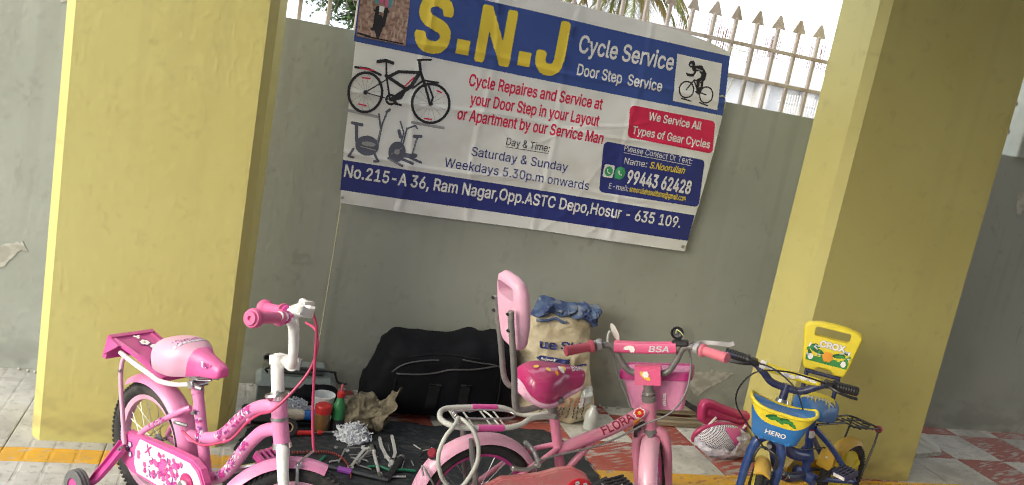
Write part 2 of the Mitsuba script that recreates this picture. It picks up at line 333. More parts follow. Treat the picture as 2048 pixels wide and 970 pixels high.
words('99443 62428', (1.695, 1.132), (2.028, 1.126), .060, 'm_ink_white', 2, True, .02)
words('E-mail:', (1.614, 1.093), (1.712, 1.092), .026, 'm_ink_white', 2)
words('snoorullahssulthana@gmail.com', (1.718, 1.093), (2.012, 1.089), .026, 'm_ink_yellow', 2, True)
S = lambda pts, w: LineString(pts).buffer(w/2, cap_style=1)
phone = unary_union([S([(-.45, .4), (-.4, .05), (-.05, -.35), (.4, -.45)], .2), Point(-.40, .32).buffer(.17), Point(.33, -.40).buffer(.17)])
for x, c1, c2 in ((1.598, 'white', 'green'), (1.655, 'green', 'white')):
    o = (affinity.scale(Point(0, 0).buffer(1), .026, .030) if c1 == 'green' else sbox(-.018, -.022, .018, .022).buffer(.008))
    if c1 == 'green': o = unary_union([o, Polygon([(-.022, -.030), (-.024, -.008), (-.004, -.026)])])
    smooth_print('phone_icon', affinity.translate(o, x, 1.172), 'm_ink_'+c1, 2)
    if c1 == 'white': smooth_print('phone_icon', affinity.translate(affinity.scale(Point(0, 0).buffer(1), .020, .023), x, 1.172), 'm_ink_green', 3); 
    smooth_print('phone_icon', affinity.translate(affinity.scale(phone, .020, .022, origin=(0, 0)), x, 1.172), 'm_ink_white', 4)
# printed pictures: bicycle, two exercise bikes, racing cyclist, rider on a track
def ell(c, rx, rz, w): return affinity.translate(affinity.scale(Point(0, 0).buffer(1, 24), rx, rz), *c).difference(affinity.translate(affinity.scale(Point(0, 0).buffer(1, 24), rx-w, rz-w), *c))
w1, w2 = (.435, 1.342), (.717, 1.342)
spk = [S([c, (c[0]+rx*math.cos(a), c[1]+rz*math.sin(a))], .0012) for c, rx, rz in ((w1, .07, .08), (w2, .082, .082)) for a in np.arange(14)*2*math.pi/14+.2]
bike = [ell(w1, .075, .087, .011), ell(w2, .087, .088, .011), S([(.510, 1.425), (.600, 1.385), (.585, 1.345), (.545, 1.330)], .014), S([(.515, 1.418), (.56, 1.45), (.648, 1.462)], .013), S([(.648, 1.462), (.622, 1.40), (.545, 1.330)], .016), S([(.503, 1.475), (.513, 1.42), (.541, 1.329)], .008),
        S([(.640, 1.505), (.652, 1.465), (.682, 1.41)], .012), S([(.674, 1.425), (.70, 1.37), (.714, 1.336)], .010), S([(.690, 1.424), (.722, 1.37), (.717, 1.340)], .008), S([(.632, 1.512), (.66, 1.518), (.689, 1.523)], .008), S([(.468, 1.476), (.50, 1.486), (.530, 1.481)], .014), S([(.379, 1.437), (.43, 1.440), (.487, 1.424)], .010), S([(.628, 1.392), (.67, 1.433), (.735, 1.434)], .008),
        Point(.545, 1.330).buffer(.024).difference(Point(.545, 1.33).buffer(.015)), Point(.545, 1.33).buffer(.007), S([(.545, 1.33), (.575, 1.318)], .007), S([(.565, 1.316), (.590, 1.314)], .009), S([w1, (.545, 1.330)], .004), S([w1, (.515, 1.41)], .005), Point(*w1).buffer(.009), Point(*w2).buffer(.009)]
smooth_print('printed_picture', unary_union(bike), 'm_ink_black', 2, label='printed black mountain bicycle')
smooth_print('printed_picture', unary_union(spk+[S([(.355, 1.258), (.50, 1.25)], .012), S([(.65, 1.25), (.79, 1.247)], .012)]), 'm_ink_grey', 1)
smooth_print('printed_picture', unary_union([S(a, .006) for a in ([(.415, 1.40), (.445, 1.402)], [(.415, 1.29), (.445, 1.288)], [(.735, 1.40), (.755, 1.395)], [(.70, 1.275), (.73, 1.275)], [(.595, 1.395), (.628, 1.438)], [(.40, 1.437), (.455, 1.437)])]), 'm_ink_red', 3)
ex1 = unary_union([affinity.translate(affinity.scale(Point(0, 0).buffer(1), .050, .042), .475, 1.122), S([(.418, 1.20), (.428, 1.135), (.46, 1.12)], .013), S([(.400, 1.208), (.440, 1.206)], .013), S([(.420, 1.10), (.405, 1.066), (.425, 1.064)], .010), S([(.505, 1.10), (.532, 1.062), (.515, 1.060)], .010), S([(.515, 1.13), (.522, 1.20), (.504, 1.262)], .008), S([(.52, 1.14), (.525, 1.225), (.540, 1.285)], .007), S([(.535, 1.275), (.548, 1.288)], .010)])
ex2 = unary_union([affinity.translate(affinity.scale(Point(0, 0).buffer(1), .037, .044), .605, 1.115), S([(.60, 1.11), (.66, 1.105), (.685, 1.110)], .020), S([(.672, 1.11), (.682, 1.185)], .008), S([(.668, 1.192), (.698, 1.196)], .013), S([(.612, 1.13), (.622, 1.20), (.600, 1.245)], .006), S([(.625, 1.15), (.632, 1.22), (.665, 1.238), (.676, 1.228)], .007), S([(.572, 1.083), (.636, 1.058)], .010), S([(.66, 1.10), (.716, 1.084)], .010), S([(.61, 1.18), (.60, 1.205)], .014), S([(.62, 1.09), (.68, 1.075)], .012)])
smooth_print('printed_picture', ex1, 'm_ink_steel', 1, label='printed blue and grey exercise bike'); smooth_print('printed_picture', ex2, 'm_ink_steel', 1)
smooth_print('printed_picture', unary_union([affinity.translate(affinity.scale(Point(0, 0).buffer(1), .030, .010), .480, 1.13), S([(.45, 1.115), (.51, 1.108)], .005), S([(.515, 1.14), (.522, 1.20)], .003)]), 'm_ink_grey', 2)
smooth_print('printed_picture', unary_union([Point(.605, 1.115).buffer(.012), S([(.58, 1.10), (.625, 1.135)], .003), S([(.675, 1.12), (.682, 1.18)], .004), S([(.575, 1.08), (.632, 1.060)], .003)]), 'm_ink_grey', 2)
cyc = unary_union([ell((1.895, 1.604), .040, .040, .006), ell((2.000, 1.597), .037, .040, .006), S([(1.895, 1.604), (1.925, 1.655), (1.972, 1.645), (1.955, 1.605), (2.0, 1.597)], .006), S([(1.925, 1.65), (1.955, 1.605)], .006), S([(1.915, 1.672), (1.895, 1.668), (1.880, 1.676)], .008),
                   Point(1.897, 1.722).buffer(.016), S([(1.915, 1.705), (1.945, 1.712), (1.968, 1.688), (1.968, 1.668)], .026), S([(1.925, 1.70), (1.915, 1.675), (1.885, 1.672)], .010), S([(1.965, 1.668), (1.945, 1.655), (1.95, 1.625), (1.957, 1.600)], .016), S([(1.965, 1.665), (1.97, 1.635), (1.965, 1.60)], .011), S([(1.945, 1.602), (1.962, 1.597)], .008), S([(1.88, 1.560), (1.93, 1.556)], .006), S([(1.975, 1.556), (2.02, 1.549)], .006)])
smooth_print('printed_picture', cyc, 'm_ink_black', 3, label='printed black silhouette of a racing cyclist')
smooth_print('printed_picture', unary_union([S([(1.925, 1.705), (1.955, 1.700)], .006), S([(1.955, 1.645), (1.957, 1.625)], .004), Point(1.893, 1.718).buffer(.006)]), 'm_ink_grey', 4)
smooth_print('printed_picture', Polygon([(.3565, 1.815), (.365, 1.562), (.572, 1.560), (.560, 1.815)]), 'm_ink_photo', 2, .014, label='printed photograph of a rider on a brown track')
smooth_print('printed_picture', unary_union([affinity.translate(affinity.scale(Point(0, 0).buffer(1), .017, .042), .450, 1.622), affinity.translate(affinity.scale(Point(0, 0).buffer(1), .010, .030), .452, 1.598), S([(.436, 1.690), (.434, 1.615)], .016), S([(.472, 1.690), (.468, 1.625)], .015), S([(.425, 1.678), (.482, 1.683)], .007), S([(.424, 1.602), (.436, 1.605)], .012), S([(.37, 1.575), (.42, 1.570)], .008), S([(.40, 1.568), (.56, 1.566)], .005)]), 'm_ink_black', 3)
smooth_print('printed_picture', unary_union([S([(.430, 1.715), (.442, 1.75)], .020), S([(.478, 1.71), (.482, 1.75)], .024), S([(.42, 1.80), (.48, 1.80)], .05)]), 'm_ink_teal', 3)
smooth_print('printed_picture', unary_union([S([(.445, 1.72), (.455, 1.75)], .020), S([(.470, 1.705), (.468, 1.735)], .014)]), 'm_ink_pink', 4)
smooth_print('printed_picture', sbox(.442, 1.676, .462, 1.700), 'm_ink_white', 5)
# fixings
M('m_steel', principled((.42, .42, .43), .32, .9)); M('m_chrome', principled((.62, .62, .64), .16, 1.0)); M('m_dull_steel', principled((.27, .27, .28), .45, .8))
M('m_string', principled((.55, .52, .36), .9)); M('m_cord', principled((.62, .64, .30), .8))
for x, z in ((.404, .886), (2.050, .868)): add('nail', cat([cyl([x, .004, z], [x, ban_y(np.array(x), np.array(z))-.010, z], .003, 8), cyl([x, float(ban_y(np.array(x), np.array(z)))-.006, z], [x, float(ban_y(np.array(x), np.array(z)))-.012, z], .008, 12)]), 'm_steel', bn)
add('tie', cat([tube([(2.078, -.02, 1.80), (2.10, .01, 1.835), (2.135, .03, 1.85), (2.152, .032, 1.862)], .0022, 6, k=5), tube([(2.152, .032, 1.862), (2.16, .03, 1.90), (2.19, .032, 1.875), (2.20, .03, 1.84), (2.165, .028, 1.83), (2.12, .02, 1.838), (2.085, -.01, 1.81)], .0020, 6, k=6), tube([(2.09, -.02, 1.80), (2.12, -.01, 1.80), (2.16, .02, 1.848)], .002, 6, k=5)]), 'm_string', bn)
add('tie', cat([tube([(2.095, -.03, 1.60), (2.12, -.025, 1.66), (2.125, -.02, 1.70)], .0022, 6, k=5), tube([(2.07, -.035, 1.603), (2.095, -.032, 1.605), (2.115, -.02, 1.58), (2.122, -.012, 1.55)], .0022, 6, k=5)]), 'm_cord', bn)
add('tie', tube([(2.085, -.025, 1.445), (2.11, -.02, 1.435), (2.135, -.012, 1.42)], .0018, 6, k=4), 'm_string', bn)
add('string', tube([(.404, -.018, .884), (.402, -.012, .6), (.398, -.010, .3), (.392, -.012, .02)], .0016, 6, k=5), 'm_string', smooth=True, label='thin pale string hanging straight down the wall below the banner', category='string')
# ------------------------------------------------------------------ what stands beyond the wall
M('m_leaf', {'type': 'principledthin', 'base_color': {'type': 'rgb', 'value': [.085, .14, .06]}, 'roughness': .5, 'diff_trans': .7}, two=False)
M('m_leaf_light', {'type': 'principledthin', 'base_color': {'type': 'rgb', 'value': [.16, .21, .055]}, 'roughness': .5, 'diff_trans': .8}, two=False)
M('m_frond', {'type': 'principledthin', 'base_color': {'type': 'rgb', 'value': [.17, .18, .06]}, 'roughness': .55, 'diff_trans': .7}, two=False)
M('m_frond_dry', {'type': 'principledthin', 'base_color': {'type': 'rgb', 'value': [.26, .21, .08]}, 'roughness': .6, 'diff_trans': .6}, two=False)
M('m_bark', principled(proc(lambda p, n, uv: mix((.20, .18, .16), (.11, .095, .085), smoothstep(.4, .6, noise(p.z*14, p.x*3, p.y*3)))), .9))
M('m_pale_wall', principled((.80, .80, .80), .9))
ub = thing('unfinished_building', 'pale concrete building under construction with bare reinforcing bars, far behind the fence', 'building')
def put(name, a, b, parent=None, mat='m_concrete', **k): return add(name, cbox(a, b, .02), mat, parent or ub, smooth=False, **k)
put('slab', [8.5, 18, 2.70], [24, 27, 2.88]); put('slab', [8.5, 22, 1.0], [24, 27, 1.2])
put('infill_wall', [8.6, 18.46, -.03], [24, 18.6, 2.699], mat='m_pale_wall'); put('parapet', [10.4, 22, 2.881], [24, 22.15, 3.12])
cols = [(10.88, 18.1), (12.18, 18.1), (13.72, 18.1), (15.22, 18.1), (16.9, 18.1), (10.7, 22.6), (14.2, 22.6), (15.9, 22.6), (17.5, 22.6), (19.0, 22.6)]
for i, (x, y) in enumerate(cols):
    w = .17 if y < 20 else .16; top = [3.42, 3.38, 3.42, 3.36, 3.4, 3.6, 4.05, 3.5, 3.9, 3.7][i]
    put('column', [x-w, y+.02, -.03], [x+w, y+.36, 2.699])
    c = put('column', [x-w, y+.02, 2.881], [x+w, y+.36, top]) if top > 2.9 else ub
    for k in range(9):
        rx, ry = x-w+.03+(2*w-.06)*(k % 5)/4, y+.05+(.28 if k > 4 else 0); h = .62+rng.uniform(-.12, .12)
        add('rebar', tube([(rx, ry, top-.05), (rx+rng.uniform(-.03, .03), ry, top+h)], .012, 5), 'm_rebar', c, smooth=True)
for k in range(16):
    x = 13.95+k*.085; put('railing_bar', [x, 17.6, 1.95+.02*(k % 3)], [x+.03, 17.64, 2.55-.03*abs(8-k)/4])
put('railing', [13.9, 17.645, 2.24], [15.3, 17.69, 2.30]); put('stair', [13.9, 17.7, 1.2], [15.3, 18.0, 1.92])
put('low_wall', [9.0, 17.2, -.03], [24, 17.35, 1.98])

def palm(x, y, h, n, label, seed, fl=1.9, dry=.4):
    r = np.random.default_rng(seed)
    t = thing('palm_tree', label, 'palm tree')
    add('trunk', tube([(x-.25, y, -.03), (x-.1, y+.05, h*.4), (x, y, h*.8), (x+.05, y, h)], [.14, .095, .085, .09], 12, k=6), 'm_bark', t, smooth=True)
    crown = None
    for i in range(n):
        a = i*2.399+r.uniform(-.2, .2); el = math.radians(55-95*((i+.5)/n)+r.uniform(-8, 8)); L = fl*r.uniform(.85, 1.1)
        d = np.array([math.cos(a), math.sin(a), 0]); pts = []; p = np.array([x+.05, y, h]); e = el
        for k in range(10): pts.append(p.copy()); p = p+L/9*(d*math.cos(e)+np.array([0, 0, math.sin(e)])); e -= math.radians(11)
        pts = np.array(pts); T, N, B = frames(pts, up=[0, 0, 1]); F = [tube(pts, [.02, .004], 5)]
        P2 = cr(pts, 5); T2, N2, B2 = frames(P2, up=[0, 0, 1])
        for k in range(4, len(P2)-1):
            for s in (-1, 1):
                l = .42*fl/1.9*math.sin(math.pi*(k+3)/(len(P2)+4))*r.uniform(.8, 1.1); dr_ = unit(B2[k]*s+T2[k]*.55+np.array([0, 0, -.55-r.uniform(0, .35)])); w = T2[k]*.016
                q = P2[k]; F.append(mesh([q-w, q+w, q+dr_*l*.6+w*.7+[0, 0, -.0], q+dr_*l+[0, 0, -.10*l]], [(0, 1, 2), (0, 2, 3)]))
        add('frond', cat(F), 'm_frond_dry' if r.random() < dry else 'm_frond', t, smooth=False)
palm(6.40, 12.0, 3.8, 34, 'coconut palm with drooping fronds above the middle of the banner, behind the fence', 3)
palm(4.95, 13.2, 3.95, 28, 'second palm partly hidden by the top edge of the banner', 8, 2.0, .2)
def leafy(name, label, base, height, crowns, seed, nleaf, ls, mat):
    r = np.random.default_rng(seed); t = thing(name, label, 'tree'); x, y = base; limbs = []
    tp = np.array([x, y, height]); add('trunk', tube([(x, y, -.03), (x+.08, y, height*.5), tp], [.13, .10, .06], 10, k=5), 'm_bark', t, smooth=True)
    V, tw = [], []
    for c, rad, n in crowns:
        c = np.array(c); add('limb', tube([tp-[0, 0, .3], (tp+c)/2+r.normal(0, .1, 3), c], [.05, .03, .012], 7, k=4), 'm_bark', t, smooth=True)
        for k in range(n):
            d = unit(r.normal(0, 1, 3))*np.array([1, 1, .75]); a = c+d*rad*.15; b = c+d*rad*r.uniform(.6, 1.1)+[0, 0, -.12]
            tw.append(tube([a, (a+b)/2+[0, 0, .05], b], [.008, .003], 4))
            for s in np.linspace(.2, 1.05, nleaf):
                q = a+(b-a)*s; 
                for sd in (-1, 1):
                    sidev = unit(np.cross(b-a, [0, 0, 1]))*sd; dv = unit(sidev+.7*unit(b-a)+np.array([0, 0, r.uniform(-.5, .2)])); w = unit(np.cross(dv, r.normal(0, .5, 3)+[0, 0, 1]))*ls*.19; l = ls*r.uniform(.8, 1.2)
                    V.append([q, q+dv*l*.5+w, q+dv*l, q+dv*l*.5-w])
    V = np.array(V); n = len(V); i = np.arange(n)*4
    add('twigs', cat(tw), 'm_bark', t, smooth=False, kind='stuff')
    add('crown', mesh(V.reshape(-1, 3), np.vstack([np.stack([i, i+1, i+2], 1), np.stack([i, i+2, i+3], 1)])), mat, t, smooth=False, kind='stuff')
leafy('leafy_tree', 'green leafy tree showing over the wall beside the left pillar', (1.3, 8.3), 2.2, [((.95, 8.0, 2.25), .55, 70), ((1.35, 8.3, 2.5), .6, 60), ((1.2, 7.9, 1.95), .35, 34), ((.6, 8.2, 2.35), .32, 22)], 4, 9, .085, 'm_leaf')
leafy('leafy_tree', 'yellow green bush just left of the banner behind the fence', (1.25, 6.6), 1.5, [((1.18, 6.6, 1.72), .22, 40)], 9, 7, .07, 'm_leaf_light')
# ------------------------------------------------------------------ bicycles: shared builders
def dusty(col, dust=(.36, .31, .27), amt=.35, rough=.32, coat=.35, f=9):
    col = tuple(col)
    return principled(proc(lambda p, n, uv: mix(col, dust, amt*smoothstep(.35, .8, .6*fbm(p.x*f, p.y*f, p.z*f, 4)+.4*noise(p.x*70, p.y*70, p.z*70))+.10*smoothstep(.3, 1, n.z))), rough, clearcoat=coat, clearcoat_gloss=.8)
M('m_pink', dusty((.58, .19, .385), amt=.12)); M('m_pink_pale', dusty((.58, .315, .445), amt=.14, rough=.4)); M('m_magenta', dusty((.44, .038, .23), amt=.12, rough=.38)); M('m_hot_pink', dusty((.58, .085, .29), amt=.10, rough=.38))
M('m_white_paint', dusty((.66, .66, .66), (.4, .37, .34), .18, .35)); M('m_dusty_pink', dusty((.53, .17, .28), amt=.30, rough=.36)); M('m_lilac_pink', dusty((.64, .33, .47), amt=.22, rough=.3, coat=.6))
M('m_salmon', dusty((.50, .14, .16), amt=.35, rough=.45)); M('m_gloss_magenta', dusty((.36, .018, .12), amt=.05, rough=.16, coat=1.0)); M('m_gloss_pink', dusty((.62, .07, .20), amt=.14, rough=.25, coat=.7))
M('m_grip_pink', principled((.56, .105, .25), .6)); M('m_grip_old', principled((.42, .075, .115), .65)); M('m_grey_paint', dusty((.115, .112, .115), (.24, .20, .19), .35, .4)); M('m_pale_grey', principled((.38, .39, .37), .45))
M('m_rubber', principled(proc(lambda p, n, uv: mix((.016, .016, .018), (.075, .068, .06), .6*smoothstep(.4, .8, fbm(p.x*25, p.y*25, p.z*25, 3)))), .75)); M('m_black_plastic', principled((.017, .017, .020), .4)); M('m_grey_rubber', principled((.10, .10, .105), .7))
M('m_orange', principled((.75, .14, .05), .3, clearcoat=.5)); M('m_red_plastic', principled((.42, .020, .022), .35)); M('m_cable_pink', principled((.42, .045, .12), .4)); M('m_cable_grey', principled((.16, .16, .165), .45))
M('m_print_purple', principled((.16, .045, .22), .4)); M('m_print_silver', principled((.50, .50, .56), .4)); M('m_print_magenta', principled((.40, .03, .20), .4)); M('m_print_white', principled((.75, .73, .72), .4)); M('m_print_maroon', principled((.19, .012, .028), .4)); M('m_print_yellow', principled((.68, .42, .06), .4)); M('m_print_red', principled((.55, .02, .04), .4)); M('m_print_green', principled((.04, .22, .05), .4)); M('m_print_dark_green', principled((.015, .10, .03), .4)); M('m_print_orange', principled((.75, .30, .03), .4))
M('m_blue', dusty((.010, .048, .205), amt=.10)); M('m_navy', dusty((.014, .022, .085), amt=.08)); M('m_blue_plastic', dusty((.018, .15, .43), amt=.10, rough=.38)); M('m_yellow_plastic', dusty((.70, .57, .03), amt=.06, rough=.38)); M('m_yellow_dark', dusty((.56, .34, .03), amt=.15, rough=.45))
def lp(u, w, v=0.0): return (u, -v, w)           # along the bicycle, up, to its right
def lps(a): return [lp(*q) for q in a]
RY = rot([1, 0, 0], 90)
def wheel(parent, c, R, tr_, rim_r, mats, S=None, spokes=28, knobs=True, disc=False, hubw=.045):
    """tyre, rim, hub and spokes about an axle at lp(*c); S = extra matrix (steering)."""
    S = np.eye(4) if S is None else S; base = [RY, tr(*lp(*c)), S]
    k = new_key('wheel', parent)
    a = np.linspace(0, 2*np.pi, 14, endpoint=False); ty = [lathe(np.stack([R-tr_-.003+tr_*np.cos(a), tr_*np.sin(a)], 1), 64, True)]
    if knobs:
        n = int(R*2*np.pi/.0165); kb = cbox([-.0045, -.0055, -.003], [.0045, .0055, .0035], .001)
        for i in range(n):
            for j, (off, lift) in enumerate(((-.85, -.010), (0, 0), (.85, -.010))):
                ang = 2*np.pi*(i+(j % 2)*.5)/n; o = mv(kb, rot([1, 0, 0], -off*55), tr(0, 0, 0), rot([0, 1, 0], 90))
                ty.append(mv(o, tr(R-.003+lift, 0, off*tr_*.95), rot([0, 0, 1], math.degrees(ang))))
    add('tyre', mv(cat(ty), *base), mats[0], k, smooth=30)
    w = tr_*.62
    if disc:
        add('rim', mv(lathe([(.012, -.012), (rim_r*.5, -.010), (rim_r*.86, -.004), (rim_r, -w), (rim_r+.006, -w), (rim_r+.006, w), (rim_r, w), (rim_r*.86, .004), (rim_r*.5, .010), (.012, .012)], 40, True), *base), mats[1], k, smooth=30)
        for i in range(5): add('rib', mv(cbox([.02, -.012, -.014], [rim_r*.95, .012, .014], .004), rot([0, 0, 1], i*72+10), *base), mats[1], k)
    else:
        add('rim', mv(lathe([(rim_r-.012, -w*.7), (rim_r-.012, w*.7), (rim_r, w), (rim_r+.008, w), (rim_r+.008, -w), (rim_r, -w)], 64, True), *base), mats[1], k, smooth=30)
        sp = []
        for i in range(spokes):
            t0 = 2*np.pi*i/spokes; t1 = t0+(.75 if i % 4 < 2 else -.75); s = -1 if i % 2 else 1
            sp.append(tube([(.018*math.cos(t1), .018*math.sin(t1), s*hubw*.5), ((rim_r-.008)*math.cos(t0), (rim_r-.008)*math.sin(t0), 0)], .0011, 4))
        add('spokes', mv(cat(sp), *base), 'm_steel', k, smooth=False, kind='stuff')
    add('hub', mv(lathe([(0, -hubw), (.006, -hubw), (.006, -hubw*.6), (.022, -hubw*.55), (.022, -hubw*.45), (.012, -hubw*.4), (.012, hubw*.4), (.022, hubw*.45), (.022, hubw*.55), (.006, hubw*.6), (.006, hubw), (0, hubw)], 20), *base), mats[2], k, smooth=30)
    return k
def fender(parent, c, R, w, a0, a1, mat, S=None, depth=.022, th=.0016):
    S = np.eye(4) if S is None else S; a = np.radians(np.linspace(a0, a1, 40)); P = np.array([lp(c[0]+R*math.cos(t), c[1]+R*math.sin(t)) for t in a])
    s = np.linspace(-1, 1, 13); top = np.stack([depth*(1-np.abs(s)**2.6)-depth, s*w/2], 1); bot = top[::-1]-[th, 0]
    t = np.gradient(P, axis=0); N = P-np.array(lp(*c[:2])); N /= np.linalg.norm(N, axis=1, keepdims=True); pr = np.vstack([top, bot])
    rings = P[:, None]+pr[None, :, :1]*N[:, None]+pr[None, :, 1:]*np.array([0, 1., 0])
    return add('fender', mv(loft(rings), S), mat, parent, smooth=40)
def saddle(L, secs, n=18):
    """secs: (along, half width, top, bottom); rounded top."""
    S = np.array(secs); u = np.linspace(0, 1, 26); t = np.linspace(0, 1, len(S)); from_ = lambda k: np.interp(u, t, S[:, k]) if False else cr(np.stack([t, S[:, k]], 1), 8)
    out = []; C = [np.interp(u, *from_(k).T) for k in range(4)]
    for x, hw, top, bot in zip(*C):
        a = np.linspace(0, np.pi, n); ring_ = [(x, hw*np.sign(np.cos(q))*abs(np.cos(q))**.75, bot+(top-bot)*np.sin(q)**.6) for q in a]; ring_ += [(x, hw*.96*c, bot-.004) for c in np.linspace(-1, 1, 8)[1:-1]]
        out.append(ring_)
    return loft(out)
def wrap(o, path, r, s0, out, k=.0009):
    """lays a flat decal (x along the tube from s0, y up) on the side of a tube that faces out."""
    P = np.asarray(path, float); seg = np.r_[0, np.cumsum(np.linalg.norm(np.diff(P, axis=0), axis=1))]; T = np.gradient(P, axis=0); V = []
    for x, y, z in o.vertices:
        s = s0+x; q = np.array([np.interp(s, seg, P[:, i]) for i in range(3)]); t = unit([np.interp(s, seg, T[:, i]) for i in range(3)])
        e = unit(np.array(out)-t*(np.array(out)@t)); up = np.cross(e, t); V.append(q+(r+k)*(math.cos(y/r)*e+math.sin(y/r)*up))
    return mesh(V, o.faces)
def on_plane(o, org, right, up, k=.0010):
    right, up = unit(right), unit(up); out = np.cross(right, up); V = np.array(o.vertices); return mesh(np.array(org)+V[:, :1]*right+V[:, 1:2]*up+k*out, o.faces)
def flower(r, n=5, hole=0):
    p = unary_union([Point(r*.62*math.cos(a), r*.62*math.sin(a)).buffer(r*.40, 4) for a in np.arange(n)*2*np.pi/n]+[Point(0, 0).buffer(r*.4, 4)]); return p.difference(Point(0, 0).buffer(r*.22)) if hole else p
def leaf(r, a): return affinity.rotate(affinity.scale(Point(0, 0).buffer(1, 4), r, r*.38), a, origin=(0, 0))
def sprig(L, W, seed, dens=1.0):
    """three prints (purple, silver, magenta) of scattered blossoms and leaves within L x W."""
    r = random.Random(seed); n = int(dens*L*W/9e-5); out = {0: [], 1: [], 2: []}
    for i in range(n):
        x = r.uniform(0, L); y = r.uniform(-.5, .5)*W*(.5+.5*math.sin(math.pi*x/L)); kind = i % 3; s = r.uniform(.003, .0062)
        out[kind].append(affinity.translate(flower(s, 5, kind == 1) if r.random() < .6 else leaf(s*1.1, r.uniform(0, 180)), x, y))
    return [unary_union(v) for v in out.values()]
def prints(parent, L, W, seed, place, dens=1.0, mats=('m_print_purple', 'm_print_silver', 'm_print_magenta')):
    for i, (g, m) in enumerate(zip(sprig(L, W, seed, dens), mats)):
        add('floral_print', place(flat(g, .006), .0008+.0004*i), m, parent, smooth=False, kind='stuff')
def txt2(text, h, bold=True, shear=0, sx=1):
    p = glyphs(text, bold); p = affinity.affine_transform(p, [h*sx, shear*h, 0, h, 0, 0]); return flat(p.simplify(h*.008), h*.35)
def bolt(parent, at, out, r=.006, h=.006, mat='m_steel'): return add('bolt', cat([cyl(at, np.add(at, np.array(unit(out))*h), r, 6), cyl(at, np.add(at, np.array(unit(out))*h*1.7), r*.5, 8)]), mat, parent)
def steer_about(h0, h1, deg): return rot(np.subtract(lp(*h0), lp(*h1)), deg, lp(*h0))
def place_bike(P, deg): FRAME[0] = tr(P[0], P[1], 0) @ rot([0, 0, 1], deg)
# ------------------------------------------------------------------ left pink bicycle with a white fork
place_bike((-.178, -1.018), -52.5)
bk = thing('pink_bicycle', 'light pink bicycle with white fork and floral prints, leftmost of the three bicycles', 'bicycle')
SA = steer_about((.547, .557), (.588, .435), 49)
NEAR = np.array(lp(0, 0, 1))       # out of its right side
wheel(bk, (0, .2, 0), .2, .025, .150, ('m_rubber', 'm_pink_pale', 'm_dull_steel'))
wheel(bk, (.668, .198, 0), .2, .025, .150, ('m_rubber', 'm_pink_pale', 'm_dull_steel'), SA)
fender(bk, (0, .2), .219, .074, 8, 128, 'm_pink')
fender(bk, (.662, .194), .219, .070, 74, 176, 'm_pink', SA)
st = [lp(.192, .462), lp(.288, .205)]
k = add('seat_tube', cat([tube(st, .0165, 16), tube([lp(.194, .458), lp(.199, .440)], .0185, 16)]), 'm_pink', bk)
add('groove', tube([lp(.1985, .4395), lp(.2005, .4365)], .0172, 16), 'm_magenta', k)
prints(k, .085, .026, 5, lambda o, e: wrap(o, st, .0165, .075, NEAR+[.3, 0, .1], e), 1.3)
tt = cr(lps([(.185, .299), (.203, .302), (.248, .316), (.312, .344), (.357, .382), (.398, .432), (.439, .474), (.481, .505), (.528, .525), (.560, .533)]), 5)
dt = cr(lps([(.285, .200), (.31, .212), (.357, .243), (.399, .294), (.437, .357), (.475, .409), (.515, .448), (.578, .478)]), 5)
k = add('top_tube', cat([tube(tt, .0185, 16), trimesh.creation.icosphere(2, .0185).apply_translation(lp(.185, .299))]), 'm_pink', bk)
prints(k, .190, .030, 6, lambda o, e: wrap(o, tt, .0185, .155, NEAR+[0, 0, .25], e), 1.5); prints(k, .030, .020, 16, lambda o, e: wrap(o, tt, .0185, .055, NEAR+[0, 0, .1], e), 1.4)
k = add('down_tube', tube(dt, .0185, 16), 'm_pink', bk)
prints(k, .200, .030, 7, lambda o, e: wrap(o, dt, .0185, .075, NEAR+[0, 0, .25], e), 1.5)
add('cable_guide', cat([cyl(lp(.36, .362, .01), lp(.368, .352, .013), .006, 8), cyl(lp(.455, .462, .015), lp(.463, .452, .018), .006, 8)]), 'm_pink', bk)
add('head_tube', cat([tube([lp(.547, .557), lp(.588, .435)], .022, 20)]), 'm_pink', bk)
add('headset_cup', mv(cat([tube([lp(.5435, .569), lp(.5455, .563), lp(.549, .552)], [.033, .036, .027], 20), tube([lp(.586, .441), lp(.5905, .428)], [.025, .027], 20)])), 'm_chrome', bk)
add('cable_clip', tube([lp(.566, .508, .002), lp(.568, .500, .002)], .024, 18), 'm_dull_steel', bk)
for s in (1, -1):
    ss = cr(lps([(.190, .392, .012*s), (.15, .362, .030*s), (.03, .264, .052*s), (-.006, .208, .056*s)]), 5)
    k = add('seat_stay', tube(ss, .0088, 10), 'm_pink', bk)
    if s > 0: prints(k, .07, .014, 8, lambda o, e: wrap(o, ss, .0088, .10, NEAR+[0, 0, .3], e), 1.6)
    add('chain_stay', tube(lps([(.285, .208, .02*s), (.15, .204, .045*s), (.0, .2, .056*s)]), .0085, 8, k=4), 'm_pink', bk)
